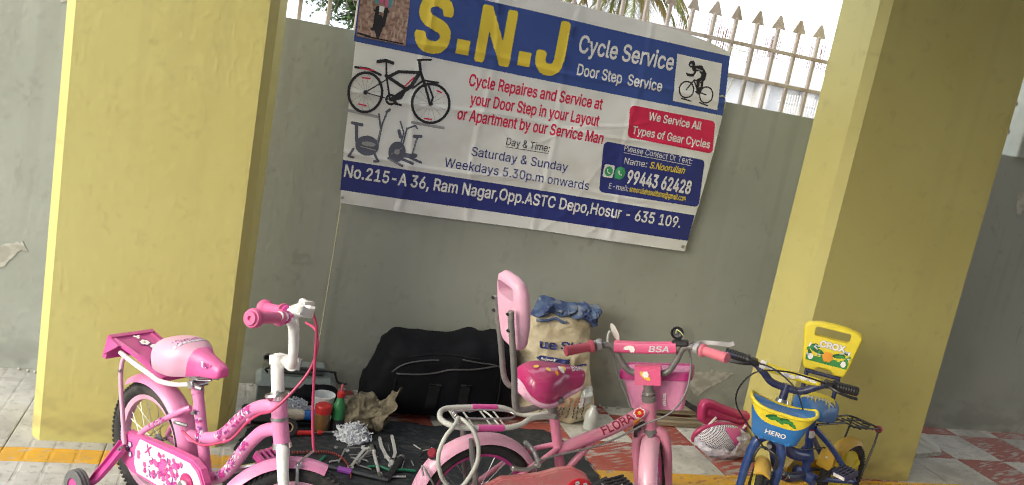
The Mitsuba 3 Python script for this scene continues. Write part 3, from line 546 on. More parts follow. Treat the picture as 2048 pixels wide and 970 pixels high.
# chain cover
out = Polygon([(-.052, .195), (-.043, .228), (-.022, .247), (.012, .248), (.11, .266), (.225, .283), (.310, .292), (.352, .280), (.378, .248), (.382, .208), (.362, .170), (.325, .150), (.26, .146), (.02, .128), (-.03, .138), (-.05, .165)]).buffer(.004).buffer(-.004)
def side_plate(poly, v, th): o = extrude(poly, th); o.apply_transform(rot([1, 0, 0], 90)); o.apply_transform(tr(0, -v+0.0, 0)); return o   # grows to the right side
cc = add('chain_cover', cat([side_plate(out, .052, .020), side_plate(out.buffer(-.006), .072, .004)]), 'm_hot_pink', bk, label='pink and white chain cover with floral print')
inn = Polygon([(.035, .210), (.055, .252), (.11, .257), (.225, .272), (.305, .280), (.340, .268), (.366, .244), (.369, .208), (.352, .178), (.32, .162), (.26, .158), (.055, .142), (.038, .165)]).buffer(-.008).buffer(.008)
add('cover_panel', side_plate(inn.difference(Point(.304, .214).buffer(.034)), .0765, .0012), 'm_print_white', cc, smooth=False)
add('chain_ring', side_plate(Point(.304, .214).buffer(.030), .0765, .003), 'm_gloss_magenta', cc)
PL = lambda o, e: on_plane(o, lp(.0, 0, .0780), lp(1, 0, 0), (0, 0, 1), e)
r_ = random.Random(21); gs = [[], [], []]
for q in range(190):
    x, y = r_.gauss(.215, .075), r_.gauss(.208, .038); p = affinity.translate(flower(r_.uniform(.005, .011), 5, q % 2), x, y) if q % 3 else affinity.translate(leaf(r_.uniform(.006, .010), r_.uniform(0, 180)), x, y)
    if inn.buffer(-.006).contains(p) and not (.065 < x < .155 and y > .222) and Point(.304, .214).distance(Point(x, y)) > .046: gs[q % 3].append(p)
for q, m in enumerate(('m_print_purple', 'm_print_magenta', 'm_hot_pink')): add('floral_print', PL(flat(unary_union(gs[q]), .02), .001+.0004*q), m, cc, smooth=False, kind='stuff')
add('lettering', on_plane(txt2('X', .030, True, .15, 1.1), lp(.085, .222, .0785), lp(1, .05, 0), (0, 0, 1)), 'm_print_magenta', cc, smooth=False)
for q, m in enumerate(('m_print_purple', 'm_print_silver')): add('floral_print', PL(flat(unary_union([affinity.translate(flower(.008 if q else .011, 5), *c) for c in ((.006, .215), (.012, .185), (-.004, .198))]), .01), .0006+q*.0005), m, cc, smooth=False, kind='stuff')
add('crank', cat([cyl(lp(.304, .214, .07), lp(.304, .214, .098), .016, 14), tube([lp(.304, .214, .090), lp(.262, .118, .100)], [.011, .009], 10)]), 'm_chrome', bk)
add('crank', tube([lp(.304, .214, -.06), lp(.40, .270, -.085)], [.011, .009], 10), 'm_chrome', bk)
def pedal(parent, at, v0, v1, body, refl, tilt=0, S=np.eye(4)):
    u, w = at; X = [rot([0, 1, 0], tilt, lp(u, w, 0)), S]
    k = add('pedal', mv(cat([cbox(lp(u-.040, w-.011, v0), lp(u-.028, w+.011, v1), .003), cbox(lp(u+.028, w-.011, v0), lp(u+.040, w+.011, v1), .003), cbox(lp(u-.04, w-.010, v0), lp(u+.04, w+.010, v0+.012*np.sign(v1-v0)), .003), cbox(lp(u-.04, w-.010, v1), lp(u+.04, w+.010, v1-.012*np.sign(v1-v0)), .003), cyl(lp(u, w, v0), lp(u, w, v1), .011, 10)]+[cbox(lp(u-.041, w+.009, v0+(v1-v0)*t-.004), lp(u+.041, w+.014, v0+(v1-v0)*t+.004), .001) for t in (.1, .3, .5, .7, .9)]), *X), body, parent)
    for s in (-1, 1): add('reflector', mv(cbox(lp(u+s*.0405, w-.007, v0+(v1-v0)*.15), lp(u+s*.0445, w+.007, v0+(v1-v0)*.85), .001), *X), refl, k)
pedal(bk, (.402, .272), -.095, -.185, 'm_magenta', 'm_orange', 18)
# training wheel on the right
tw = new_key('training_wheel', bk); c = (-.095, .058, .175)
add('tyre', mv(lathe([(.030, -.016), (.050, -.016), (.054, -.011), (.054, -.007), (.051, -.006), (.051, -.002), (.054, -.001), (.054, .003), (.051, .004), (.051, .008), (.054, .010), (.054, .012), (.050, .016), (.030, .016)], 36, True), RY, rot([0, 0, 1], 0), tr(*lp(*c))), 'm_grey_rubber', tw)
add('rim', mv(lathe([(.005, -.018), (.022, -.014), (.034, -.018), (.034, .014), (.022, .010), (.005, .014)], 30, True), RY, tr(*lp(*c))), 'm_magenta', tw)
br = cr(lps([(-.012, .205, .088), (-.028, .17, .100), (-.055, .115, .118), (-.085, .068, .135), (-.098, .058, .160)]), 6)
add('bracket', sweep(br, np.array([(-.020, -.004), (.020, -.004), (.020, .010), (.016, .010), (.016, 0), (-.016, 0), (-.016, .010), (-.020, .010)]), up=[.8, 0, .35], scale=np.linspace(1.15, .8, len(br))), 'm_magenta', tw, smooth=25)
bolt(tw, lp(-.010, .198, .090), lp(0, 0, 1), .009, .010, 'm_dull_steel')
# rear carrier plate, raised at the back, and its white tubes
def plate_pt(u, v): return lp(-.175+.262*u, .497-.050*u+.010*math.sin(u*3)-.004*(v*2)**2, v*(.150-.045*u))
pr = cat([loft([[np.array(plate_pt(u, v))+[0, 0, dz] for v, dz in ((-.5, 0), (-.5, .006), (-.42, .010), (-.34, .010 if not .06 < u < .5 else .003), (.34, .010 if not .06 < u < .5 else .003), (.42, .010), (.5, .006), (.5, 0), (.40, -.004), (-.40, -.004))] for u in np.linspace(0, 1, 32)])])
k = add('carrier_plate', cat([pr, loft([[lp(-.177-.006*t, .508-.072*t, v*(.150+.02*t)) for v in np.linspace(-.5, .5, 8)]+[lp(-.160-.006*t, .505-.072*t, v*(.146+.02*t)) for v in np.linspace(.5, -.5, 8)] for t in np.linspace(0, 1, 8)]), *[loft([[lp(-.177+.07*t, .505-.060*(1-t)*q-.012*t, s*(.077+.009*q)) for q in np.linspace(0, 1, 5)]+[lp(-.177+.07*t, .505-.060*(1-t)*q-.012*t, s*(.070+.009*q)) for q in np.linspace(1, 0, 5)] for t in np.linspace(0, .95, 6)]) for s in (-1, 1)]]), 'm_magenta', bk, label='magenta carrier plate with floral prints')
for q, m in enumerate(('m_print_purple', 'm_print_white')):
    g = unary_union([affinity.translate(flower(.019 if q == 0 else .0155, 6, q), *c) for c in ((.105, .022), (.150, -.008), (.148, .036), (.072, .005))]+[affinity.translate(flower(.012, 3), .035, 0)])
    add('floral_print', on_plane(flat(g, .02), lp(-.175, .5085, 0), lp(1, -.19, 0), lp(-.0, .0, -1), .0010+.0007*q), m, k, smooth=False, kind='stuff')
for s in (1, -1):
    add('carrier_tube', tube(lps([(-.115, .470, .066*s), (-.04, .462, .066*s), (.05, .452, .060*s), (.09, .447, .055*s), (.15, .456, .040*s), (.195, .470, .018*s)]), .0075, 10, k=5), 'm_white_paint', bk)
    add('carrier_leg', tube(lps([(-.075, .468, .066*s), (-.088, .455, .072*s), (-.080, .40, .078*s), (-.045, .30, .082*s), (-.012, .21, .084*s)]), .0068, 10, k=5), 'm_pink_pale', bk)
    bolt(bk, lp(-.080, .425, .080*s), lp(0, 0, s), .006, .006)
# saddle
add('seat_post', tube([lp(.196, .455), lp(.182, .515)], .0125, 14), 'm_chrome', bk)
k = add('seat_clamp', cat([cyl(lp(.196, .470, -.020), lp(.196, .470, .030), .013, 14), cyl(lp(.214, .474, -.018), lp(.214, .474, .022), .007, 10), cbox(lp(.150, .485, -.022), lp(.215, .500, .022), .004)]), 'm_chrome', bk)
add('clamp_lever', tube([lp(.214, .474, .02), lp(.235, .476, .030), lp(.255, .478, .028)], [.006, .008, .006], 8), 'm_dull_steel', k)
SD = saddle(.27, [(.035, .040, .545, .520), (.050, .070, .568, .502), (.10, .086, .583, .492), (.155, .073, .589, .490), (.195, .046, .581, .498), (.225, .031, .573, .508)])
k = add('saddle', SD, 'm_pink_pale', bk, smooth=60, label='pale pink saddle with a magenta nose')
add('saddle_nose', saddle(.1, [(.196, .0475, .582, .499), (.222, .034, .575, .508), (.25, .029, .570, .515), (.285, .025, .564, .522), (.303, .020, .558, .529), (.309, .010, .551, .537)]), 'm_hot_pink', k, smooth=60)
add('saddle_rail', cat([tube(lps([(.06, .50, .03*s), (.11, .487, .022*s), (.20, .487, .02*s), (.27, .508, .012*s)]), .0035, 8, k=4) for s in (1, -1)]), 'm_chrome', k, smooth=True, kind='stuff')
def saddle_top(o, e): # prints lie on the crown of the saddle
    V = np.array(o.vertices); u = .12+V[:, 1]*.0+V[:, 0]*.0; out_ = []
    for x, y, z in V:
        a, b = .135+y, x; hw = np.interp(a, [.10, .155, .195, .225], [.086, .073, .046, .031]); top = np.interp(a, [.10, .155, .195, .225], [.583, .589, .581, .573]); bot = np.interp(a, [.10, .155, .195], [.492, .490, .498])
        cth = np.sign(b)*min(.98, (abs(b)/hw)**(1/.75)); out_.append(lp(a, bot+(top-bot)*(1-cth*cth)**.3+e+.0006, -b))
    return mesh(out_, o.faces)
sc = [LineString([(-.060+.0105*i+.0045*math.cos(t), -.006+.016*math.sin(math.pi*i/11)+(.010+.004*(i % 3))*math.sin(t)) for t in np.linspace(.4*i, .4*i+5.2, 14)]).buffer(.0013) for i in range(12)]
add('scroll_print', saddle_top(flat(unary_union(sc), .006), .0010), 'm_print_purple', k, smooth=False, kind='stuff')
add('scroll_print', saddle_top(flat(unary_union([affinity.translate(flower(.006, 5), -.058+.0125*i, .010+.014*math.sin(math.pi*i/9)) for i in range(10)]), .006), .0016), 'm_print_silver', k, smooth=False, kind='stuff')
prints(k, .035, .020, 31, lambda o, e: mv(on_plane(o, lp(.246, .553, .031), lp(1, -.05, -.12), (0, .1, 1), e+.001)), 1.2)
# fork, stem and bars
for s in (1, -1):
    k = add('fork_leg', mv(tube(lps([(.590, .428, .014*s), (.597, .412, .038*s), (.612, .36, .052*s), (.640, .28, .055*s), (.668, .198, .055*s)]), [.0165, .0165, .015, .013, .010], 14, k=5), SA), 'm_white_paint', bk, smooth=True)
add('stem', mv(cat([tube([lp(.545, .562), lp(.520, .655)], .0175, 18), tube([lp(.5225, .645), lp(.5165, .668)], [.021, .0205], 18), cyl(lp(.5165, .668), lp(.5155, .672), .009, 8), tube([lp(.5195, .657), lp(.560, .655)], .019, 14), tube([lp(.560, .655, -.022), lp(.560, .655, .022)], .020, 16)]), SA), 'm_white_paint', bk)
for v in (-.012, .012): add('clamp_bolt', mv(cyl(lp(.580, .640, v), lp(.580, .672, v), .0055, 10), SA), 'm_chrome', bk)
add('stem_ring', mv(cat([cyl(lp(.5415, .574, v), lp(.5415, .574, v*1.08), .004, 8) for v in (.0175,)]+[tube([lp(.542, .572), lp(.5435, .567)], .0205, 18)]), SA), 'm_dull_steel', bk)
bars = lps([(.500, .782, -.17), (.520, .780, -.135), (.540, .755, -.105), (.556, .69, -.085), (.560, .660, -.060), (.560, .655, -.03), (.560, .655, .03), (.560, .660, .060), (.556, .69, .085), (.540, .755, .105), (.520, .780, .135), (.500, .782, .17)])
add('handlebar', mv(tube(bars, .0125, 14, k=6), SA), 'm_white_paint', bk, smooth=True)
for s in (1, -1):
    ax = [np.array(lp(.503, .778, .155*s)), np.array(lp(.436, .768, .262*s))]; d = ax[1]-ax[0]; L = np.linalg.norm(d)
    g = lathe([(0, 0), (.020, 0), (.022, .003), (.020, .010), (.0145, .014), (.0145, L*.55), (.016, L*.74), (.021, L*.77), (.0245, L*.81), (.022, L*.86), (.0245, L*.90), (.022, L*.95), (.019, L*.955), (.016, L), (.006, L), (.004, L-.006), (0, L-.006)], 28)
    add('grip', mv(along(g, ax[0], ax[1]), SA), 'm_grip_pink', bk, smooth=35)
    k = add('brake_lever', mv(cat([tube(lps([(.520, .785, .118*s), (.545, .800, .122*s), (.560, .812, .130*s)]), [.013, .014, .010], 10, k=4), sweep(cr(lps([(.552, .806, .118*s), (.572, .812, .135*s), (.575, .808, .165*s), (.562, .806, .195*s), (.545, .812, .215*s)]), 5), np.array([(-.012, -.006), (.012, -.006), (.012, .006), (-.012, .006)]), up=[0, 0, 1], scale=None), cbox(lp(.536, .803, .208*s), lp(.555, .821, .222*s), .004)]), SA), 'm_white_paint', bk, smooth=45)
    add('lever_clamp', mv(cat([tube([lp(.516, .781, .130*s), lp(.511, .780, .148*s)], .0175, 14), cyl(lp(.530, .770, .130*s), lp(.530, .792, .130*s), .005, 8)]), SA), 'm_magenta', k)
SC = np.array(SA)
def sp(u, w, v): return (SC@np.array([*lp(u, w, v), 1]))[:3]
add('brake_cable', tube([sp(.575, .812, .125), sp(.598, .77, .115), sp(.612, .70, .09), sp(.628, .62, .06), sp(.650, .52, .03), sp(.668, .455, .018), sp(.674, .44, .012)], .0038, 8, k=8), 'm_cable_pink', bk, smooth=True)
add('brake_cable', tube([sp(.570, .765, -.06), sp(.600, .755, .00), sp(.614, .715, .05), sp(.610, .66, .07), sp(.585, .60, .070), np.array(lp(.585, .545, .045)), np.array(lp(.52, .505, .032)), np.array(lp(.462, .456, .022)), np.array(lp(.41, .39, .02)), np.array(lp(.365, .356, .016)), np.array(lp(.28, .315, .03)), np.array(lp(.20, .33, .04))], .0036, 8, k=8), 'm_cable_pink', bk, smooth=True)
k = add('brake_caliper', cat([tube([sp(.674, .438, .012), sp(.655, .418, .020), sp(.640, .400, .030)], .0035, 8, k=4), tube([sp(.640, .398, .032), sp(.648, .36, .034), sp(.655, .31, .034)], .0055, 8, k=4), cyl(sp(.628, .398, -.02), sp(.645, .398, .045), .007, 10), cyl(sp(.654, .325, .03), sp(.654, .325, .05), .007, 8), tube([sp(.64, .398, .03), sp(.66, .404, .0), sp(.655, .37, -.03)], .005, 8, k=4)]), 'm_chrome', bk)
add('caliper_arm', cat([cyl(lp(.20, .395, -.02), lp(.225, .392, .03), .006, 8), tube(lps([(.17, .345, .045), (.19, .352, .05), (.215, .350, .035)]), .006, 8, k=4)]), 'm_dull_steel', bk)
add('freewheel', cat([mv(lathe([(.010, -.004), (.034, -.004), (.036, 0), (.034, .004), (.010, .004)], 24, True), RY, tr(*lp(0, .2, .040))), cyl(lp(-.0, .2, -.07), lp(0, .2, .085), .006, 10)]), 'm_black_plastic', bk)
# ------------------------------------------------------------------ middle pink bicycle with basket and backrest seat
place_bike((.808, -1.308), 8)
bk = thing('pink_bicycle', 'dusty pink bicycle with a basket, tall backrest and grey carrier, middle of the three bicycles', 'bicycle')
M('m_grip_salmon', principled((.56, .15, .205), .6)); M('m_alloy', principled((.42, .42, .44), .4, .5))
SB = steer_about((.586, .528), (.616, .431), 52)
def spb(u, w, v): return (SB@np.array([*lp(u, w, v), 1]))[:3]
wheel(bk, (0, .2, 0), .2, .023, .158, ('m_rubber', 'm_magenta', 'm_dull_steel'), knobs=False, spokes=20)
wheel(bk, (.682, .2, 0), .2, .025, .152, ('m_rubber', 'm_magenta', 'm_dull_steel'), SB)
fender(bk, (0, .2), .220, .066, 22, 176, 'm_lilac_pink')
fender(bk, (.678, .197), .221, .064, 28, 168, 'm_lilac_pink', SB)
seat = cr(lps([(.209, .535), (.229, .485), (.270, .361), (.305, .25)]), 4)
add('seat_tube', tube([lp(.224, .490), lp(.306, .248)], .0165, 16), 'm_dusty_pink', bk)
add('seat_post', tube([lp(.226, .484), lp(.205, .555)], .0135, 14), 'm_grey_paint', bk)
dt = lps([(.262, .352), (.36, .392), (.46, .430), (.552, .482), (.592, .505)])
dtc = cr(dt, 8)
k = add('down_tube', tube(dtc, .0205, 18), 'm_dusty_pink', bk, label='thick pink frame tube with lettering')
o = txt2('FLORA', .029, True, 0, .98); add('lettering', wrap(o, dtc, .0205, .166, NEAR+[0, 0, .25]), 'm_print_maroon', k, smooth=False)
g = flat(flower(.020, 7), .006); add('flower_print', wrap(mv(g, tr(.318, .006, 0)), dtc, .0205, .0, NEAR+[0, 0, .55], .0010), 'm_print_white', k, smooth=False)
g = flat(flower(.0165, 7), .006); add('flower_print', wrap(mv(g, tr(.318, .006, 0)), dtc, .0205, .0, NEAR+[0, 0, .55], .0014), 'm_print_red', k, smooth=False)
add('flower_print', wrap(mv(flat(Point(0, 0).buffer(.0062), .006), tr(.318, .006, 0)), dtc, .0205, .0, NEAR+[0, 0, .55], .0019), 'm_print_yellow', k, smooth=False)
add('flower_print', wrap(mv(flat(unary_union([flower(.009, 5), affinity.translate(leaf(.014, 20), .015, .004)]), .006), tr(.290, -.012, 0)), dtc, .0205, .0, NEAR+[0, 0, .3]), 'm_print_orange', k, smooth=False)
add('head_tube', tube([lp(.583, .536), lp(.617, .428)], .0235, 20), 'm_dusty_pink', bk)
add('headset_cup', cat([tube([lp(.578, .551), lp(.584, .534)], [.024, .027, .022, .027, .025], 20), tube([lp(.615, .434), lp(.619, .422)], [.024, .028], 20)]), 'm_grey_paint', bk)
add('lower_strut', tube([lp(.395, .388), lp(.318, .285)], .0115, 14), 'm_dusty_pink', bk)
for s in (1, -1):
    add('seat_stay', tube(lps([(.262, .372, .012*s), (.20, .345, .035*s), (.12, .30, .05*s), (0, .2, .055*s)]), .0085, 10, k=5), 'm_dusty_pink', bk)
    add('chain_stay', tube(lps([(.30, .252, .02*s), (.16, .235, .045*s), (0, .2, .055*s)]), .0085, 10, k=5), 'm_dusty_pink', bk)
    add('fender_stay', cat([tube(lps([(-.066, .418, .036*s), (-.055, .37, .040*s), (-.030, .28, .050*s), (-.004, .205, .058*s)]), [.008, .010, .009, .007], 8, k=4)]), 'm_grey_paint', bk)
og = Polygon([(-.04, .20), (-.035, .255), (.045, .300), (.12, .303), (.175, .308), (.235, .323), (.290, .327), (.340, .305), (.374, .268), (.385, .22), (.36, .17), (.30, .145), (.05, .14), (-.02, .16)]).buffer(.004)
cc = add('chain_guard', cat([side_plate(og, .058, .016), side_plate(og.buffer(-.005), .074, .004)]), 'm_salmon', bk, label='faded salmon pink chain guard')
add('chain_ring', side_plate(Point(.322, .245).buffer(.050), .0785, .003), 'm_print_red', cc)
add('flower_print', on_plane(flat(unary_union([affinity.translate(flower(.009, 5, 1), .322+.036*math.cos(a), .245+.036*math.sin(a)) for a in np.arange(7)*.9]), .01), lp(0, 0, .0825), lp(1, 0, 0), (0, 0, 1)), 'm_print_silver', cc, smooth=False, kind='stuff')
bolt(cc, lp(.322, .247, .080), lp(0, 0, 1), .010, .012); bolt(cc, lp(.175, .325, .02), lp(0, 0, 1), .006, .006)
add('crank', tube([lp(.322, .245, .095), lp(.415, .300, .098)], [.012, .010], 10), 'm_black_plastic', bk)
pedal(bk, (.425, .300), .105, .195, 'm_black_plastic', 'm_steel', -12)
# saddle with backrest
k = add('saddle', saddle(.25, [(.082, .045, .615, .588), (.098, .072, .638, .566), (.14, .084, .653, .556), (.19, .066, .655, .552), (.235, .036, .650, .570), (.285, .027, .645, .588), (.304, .017, .634, .600), (.308, .008, .622, .608)]), 'm_gloss_magenta', bk, smooth=60, label='glossy magenta saddle with a pale pink base and flower prints')
add('saddle_base', saddle(.25, [(.079, .047, .600, .566), (.095, .075, .586, .552), (.14, .087, .570, .540), (.19, .070, .566, .540), (.235, .039, .575, .552), (.285, .029, .592, .574), (.304, .019, .600, .588), (.309, .009, .606, .600)]), 'm_pink_pale', k, smooth=60)
def sad(o, u0, v0, e, rot_=0):
    V = np.array(mv(o, rot([0, 0, 1], rot_)).vertices); out_ = []
    for x, y, z in V:
        a = u0+x; v = v0-y; hw = np.interp(a, [.085, .13, .19, .235, .285], [.078, .090, .066, .036, .027]); top = np.interp(a, [.085, .13, .19, .235, .285], [.640, .655, .655, .650, .645]); bot = np.interp(a, [.085, .13, .19, .235, .285], [.562, .550, .552, .570, .588])
        c = min(.985, (min(abs(v)/hw, .99))**(1/.75)); out_.append(lp(a, bot+(top-bot)*(1-c*c)**.3+e+.0012, v*(1+.012)))
    return mesh(out_, o.faces)
for (u0, v0, r0, m) in ((.118, .018, .009, 'm_print_yellow'), (.150, .040, .009, 'm_print_yellow'), (.202, .030, .012, 'm_print_white'), (.214, .022, .009, 'm_print_yellow'), (.178, .048, .007, 'm_print_orange')):
    add('flower_print', sad(flat(flower(r0, 7), .005), u0, v0, .0008), m, k, smooth=False)
add('lettering', sad(txt2('BSA', .018, True, .2, .9), .245, .024, .0015, 10), 'm_print_silver', k, smooth=False)
# U shaped support of the backrest
sup = lps([(.215, .555, .055), (.150, .540, .060), (.085, .530, .070), (.050, .535, .075), (.036, .560, .077), (.012, .66, .080), (-.026, .80, .082), (-.036, .845, .082)])
sup2 = lps([(.215, .560, -.055), (.150, .552, -.060), (.105, .548, -.070), (.080, .555, -.075), (.060, .59, -.080), (.036, .68, -.084), (.000, .80, -.086), (-.012, .845, -.086)])
for a in (sup, sup2): add('backrest_tube', tube(a, .0098, 12, k=6), 'm_grey_paint', bk, smooth=True)
bp = Polygon([(-.086, .785), (-.066, .720), (-.045, .706), (.045, .706), (.066, .720), (.086, .785), (.092, .84), (.088, .89), (.070, .922), (.035, .935), (-.035, .935), (-.070, .922), (-.088, .89), (-.092, .84)]).buffer(.01).buffer(-.01)
hole = sbox(-.045, .876, .045, .894).buffer(.012)
def back_shell(poly, hole, th, inset, fn):
    """rounded panel: rings of the outline inset towards front and back, fn maps (across, up, depth) to the bicycle's frame."""
    def shell(p, prof):
        rings = []
        n = 72
        for ins, d in prof:
            q = p.buffer(-ins); q = max(q.geoms, key=lambda g: g.area) if hasattr(q, 'geoms') else q; e = q.exterior; c = q.centroid
            pts = []
            for a in np.linspace(0, 2*np.pi, n, endpoint=False):
                ray = LineString([(c.x, c.y), (c.x+math.cos(a), c.y+math.sin(a))]); x = ray.intersection(e); x = max(x.geoms, key=lambda g: g.distance(c)) if hasattr(x, 'geoms') else x; pts.append((x.x, x.y, d))
            rings.append(pts)
        return rings
    R = shell(poly, [(inset*.9, 0), (inset*.3, th*.12), (0, th*.45), (inset*.15, th*.75), (inset*.55, th*.95), (inset, th)])
    H = [[(*(lambda q: (q[0], q[1]))(x), d) for x in h] for h, d in [(np.array([hole.exterior.interpolate(t, normalized=True).coords[0] for t in np.linspace(0, 1, 72, endpoint=False)]), dd) for dd in (0, th)]]
    outer = loft(R); m_ = m3.Manifold(m3.Mesh(outer.vertices.astype(np.float32), outer.faces.astype(np.uint32)))
    cut = extrude(hole, th*3); cut.apply_translation([0, 0, -th]); c_ = m3.Manifold(m3.Mesh(cut.vertices.astype(np.float32), cut.faces.astype(np.uint32)))
    r = (m_-c_).to_mesh(); o = mesh(r.vert_properties[:, :3], r.tri_verts); V = np.array([fn(*p) for p in o.vertices]); o = mesh(V, o.faces)
    if o.volume < 0: o.invert()
    return o
lean = lambda a, b, d: lp(.034-(b-.70)*.24+d-.018+.25*a*a*4, b+.012*0+d*.22, -a)
add('backrest', back_shell(bp, hole, .042, .020, lean), 'm_pink_pale', bk, smooth=50, label='pale pink plastic backrest with a grip hole')
for v, zz, uu in ((.082, .835, -.040), (.082, .785, -.029), (-.086, .835, -.017), (-.086, .795, -.007)): bolt(bk, lp(uu, zz, v), lp(-1, .1, 0), .006, .006, 'm_black_plastic')
# carrier
loop = lps([(.222, .482, -.020), (.175, .464, -.034), (.125, .462, -.054), (.06, .478, -.064), (-.07, .477, -.066), (-.135, .475, -.055), (-.165, .473, -.0), (-.150, .470, .045), (-.10, .468, .064), (.02, .468, .066), (.085, .474, .055), (.13, .486, .036), (.222, .486, .020)])
loop = cr(loop, 7)
add('carrier', tube(loop, .0085, 12), 'm_pale_grey', bk, smooth=True, label='grey tube carrier with magenta sleeves')
add('sleeve', tube(lps([(.05, .4782, -.0642), (-.035, .4775, -.0655)]), .0105, 14), 'm_magenta', bk); add('sleeve', tube(lps([(.020, .468, .066), (-.065, .4679, .0655)]), .0105, 14), 'm_magenta', bk)
wires = [tube(lps([(x, .464, .062), (x, .471, -.062)]), .003, 8) for x in (-.115, -.07, -.01, .035)]+[tube(lps([(-.06, .478, -.03), (-.02, .484, -.032), (.0, .480, 0), (.01, .472, .06)]), .003, 8, k=4)]
add('carrier_wire', cat(wires), 'm_pale_grey', bk, smooth=True, kind='stuff')
add('spring_clip', tube(cr(lps([(-.115, .482, -.022), (-.03, .486, -.026), (.06, .484, -.022), (.085, .482, 0), (.06, .480, .022), (-.03, .480, .026), (-.09, .480, .022)]), 6), .0032, 8), 'm_steel', bk, smooth=True)
add('clip_spring', cat([tube([lp(-.115+.004*math.cos(q*1.0), .478+.008*math.sin(q), -.03+.004*q/2.5) for q in np.linspace(0, 22, 90)], .0018, 5), cbox(lp(-.11, .462, .012), lp(-.085, .474, .030), .003)]), 'm_steel', bk, smooth=False)
add('carrier_bracket', cat([cyl(lp(.222, .484, -.03), lp(.222, .484, .03), .008, 10), cbox(lp(.212, .474, -.024), lp(.235, .494, .024), .004)]), 'm_grey_paint', bk)
rf = mv(lathe([(0, 0), (.017, 0), (.019, .003), (.017, .008), (0, .009)], 20)); a = math.radians(137)
k = add('reflector_base', along(mv(rf, np.diag([1.3, .95, 1, 1])), lp(.222*math.cos(a), .2+.222*math.sin(a)-.002, 0), lp(.4*math.cos(a), .2+.4*math.sin(a), 0)), 'm_black_plastic', bk)
add('reflector', along(mv(rf, np.diag([1.15, .8, 1.2, 1]), tr(0, 0, .006)), lp(.222*math.cos(a), .2+.222*math.sin(a)-.002, 0), lp(.4*math.cos(a), .2+.4*math.sin(a), 0)), 'm_print_maroon', k)
# rear brake, cables
add('brake_caliper', cat([tube(lps([(.155, .378, .02), (.168, .36, .035), (.172, .335, .045), (.14, .318, .050), (.095, .322, .050)]), .0075, 8, k=5), tube(lps([(.155, .375, -.02), (.168, .355, -.035), (.165, .33, -.045), (.13, .318, -.05)]), .0075, 8, k=5), cyl(lp(.16, .372, -.025), lp(.16, .372, .035), .008, 10), cyl(lp(.172, .336, .04), lp(.172, .336, .062), .009, 10), cbox(lp(.082, .314, .038), lp(.102, .332, .058), .004)]), 'm_steel', bk)
add('brake_cable', tube(lps([(.175, .345, .05), (.23, .352, .035), (.30, .362, .028), (.38, .378, .028), (.47, .412, .030), (.56, .462, .036)])+[spb(.56, .50, .075), spb(.585, .57, .125), spb(.60, .66, .140), spb(.592, .715, .135), spb(.585, .735, .15)], .0034, 8, k=7), 'm_cable_grey', bk, smooth=True)
# fork, stem, bars in the steering frame
def spb_(u, w, v): return (SB@np.array([*lp(u, w, v), 1]))[:3]
for s in (1, -1):
    add('fork_leg', mv(tube(lps([(.619, .424, .010*s), (.622, .420, .030*s), (.628, .400, .047*s), (.645, .34, .053*s), (.668, .25, .054*s), (.682, .2, .054*s)]), [.0165, .018, .0175, .016, .013, .011], 16, k=6), SB), 'm_dusty_pink', bk, smooth=True)
add('fork_bolt', mv(cat([cyl(lp(.600, .412, 0), lp(.650, .416, 0), .007, 8), cyl(lp(.594, .411, 0), lp(.602, .412, 0), .011, 6)]), SB), 'm_grey_paint', bk)
add('brake_caliper', mv(cat([tube(lps([(.600, .452, .0), (.590, .450, -.03), (.585, .425, -.045), (.60, .405, -.05)]), .007, 8, k=5), cbox(lp(.575, .425, -.055), lp(.60, .445, -.03), .005), tube(lps([(.575, .45, -.02), (.565, .445, -.045)]), .006, 8)]), SB), 'm_black_plastic', bk)
add('stem', mv(cat([tube([lp(.580, .545), lp(.564, .605)], .0165, 16), tube([lp(.5795, .556), lp(.5785, .560), lp(.576, .568)], [.021, .023, .019], 18)]), SB), 'm_grey_paint', bk)
bars = lps([(.535, .722, -.185), (.560, .722, -.150), (.568, .715, -.118), (.571, .675, -.095), (.575, .638, -.070), (.576, .626, -.040), (.576, .625, 0), (.576, .626, .040), (.575, .638, .070), (.571, .675, .095), (.568, .715, .118), (.560, .720, .150), (.535, .715, .185)])
add('handlebar', mv(tube(bars, .0108, 14, k=7), SB), 'm_grey_paint', bk, smooth=True)
k = add('stem_cover', mv(cat([loft([[lp(.578+x*.026-.006, .622+z_*.031, v*1.2) for x, z_ in ((-1.05, -1), (-1.05, .8), (-.8, 1.05), (.9, 1.05), (1.1, .8), (1.1, -.6))] for v in (-.036, -.030, 0, .030, .036)]), cbox(lp(.548, .598, -.036), lp(.556, .615, .036), .003)]), SB), 'm_gloss_pink', bk, label='glossy pink stem cover with a flower print')
def near_face(o, u, w, v, kk=.001): # faces the rider
    return mv(on_plane(o, lp(u, w, v), lp(0, 0, 1), (0, 0, 1), kk), SB)
add('flower_print', near_face(flat(affinity.rotate(leaf(.022, 0), -40, origin=(0, 0)), .01), .5435, .622, -.008), 'm_print_yellow', k, smooth=False); add('flower_print', near_face(flat(flower(.011, 6), .01), .5435, .628, -.006, .0016), 'm_print_white', k, smooth=False)
pad = lps([(.566, .718, -.112), (.566, .715, 0), (.566, .718, .095)])
k = add('bar_pad', mv(sweep(cr(pad, 6), np.array([(.020*np.sign(c)*abs(c)**.5, .020*np.sign(s_)*abs(s_)**.5) for c, s_ in ring(20)]), up=[0, 0, 1]), SB), 'm_gloss_pink', bk, smooth=50, label='pink bar pad with white lettering')
add('lettering', near_face(txt2('BSA', .019, True, .25, 1.35), .5452, .704, .002), 'm_print_silver', k, smooth=False); add('flower_print', near_face(flat(unary_union([leaf(.018, 10), affinity.translate(flower(.010, 6), .012, -.006)]), .01), .5452, .716, -.062), 'm_print_white', k, smooth=False)
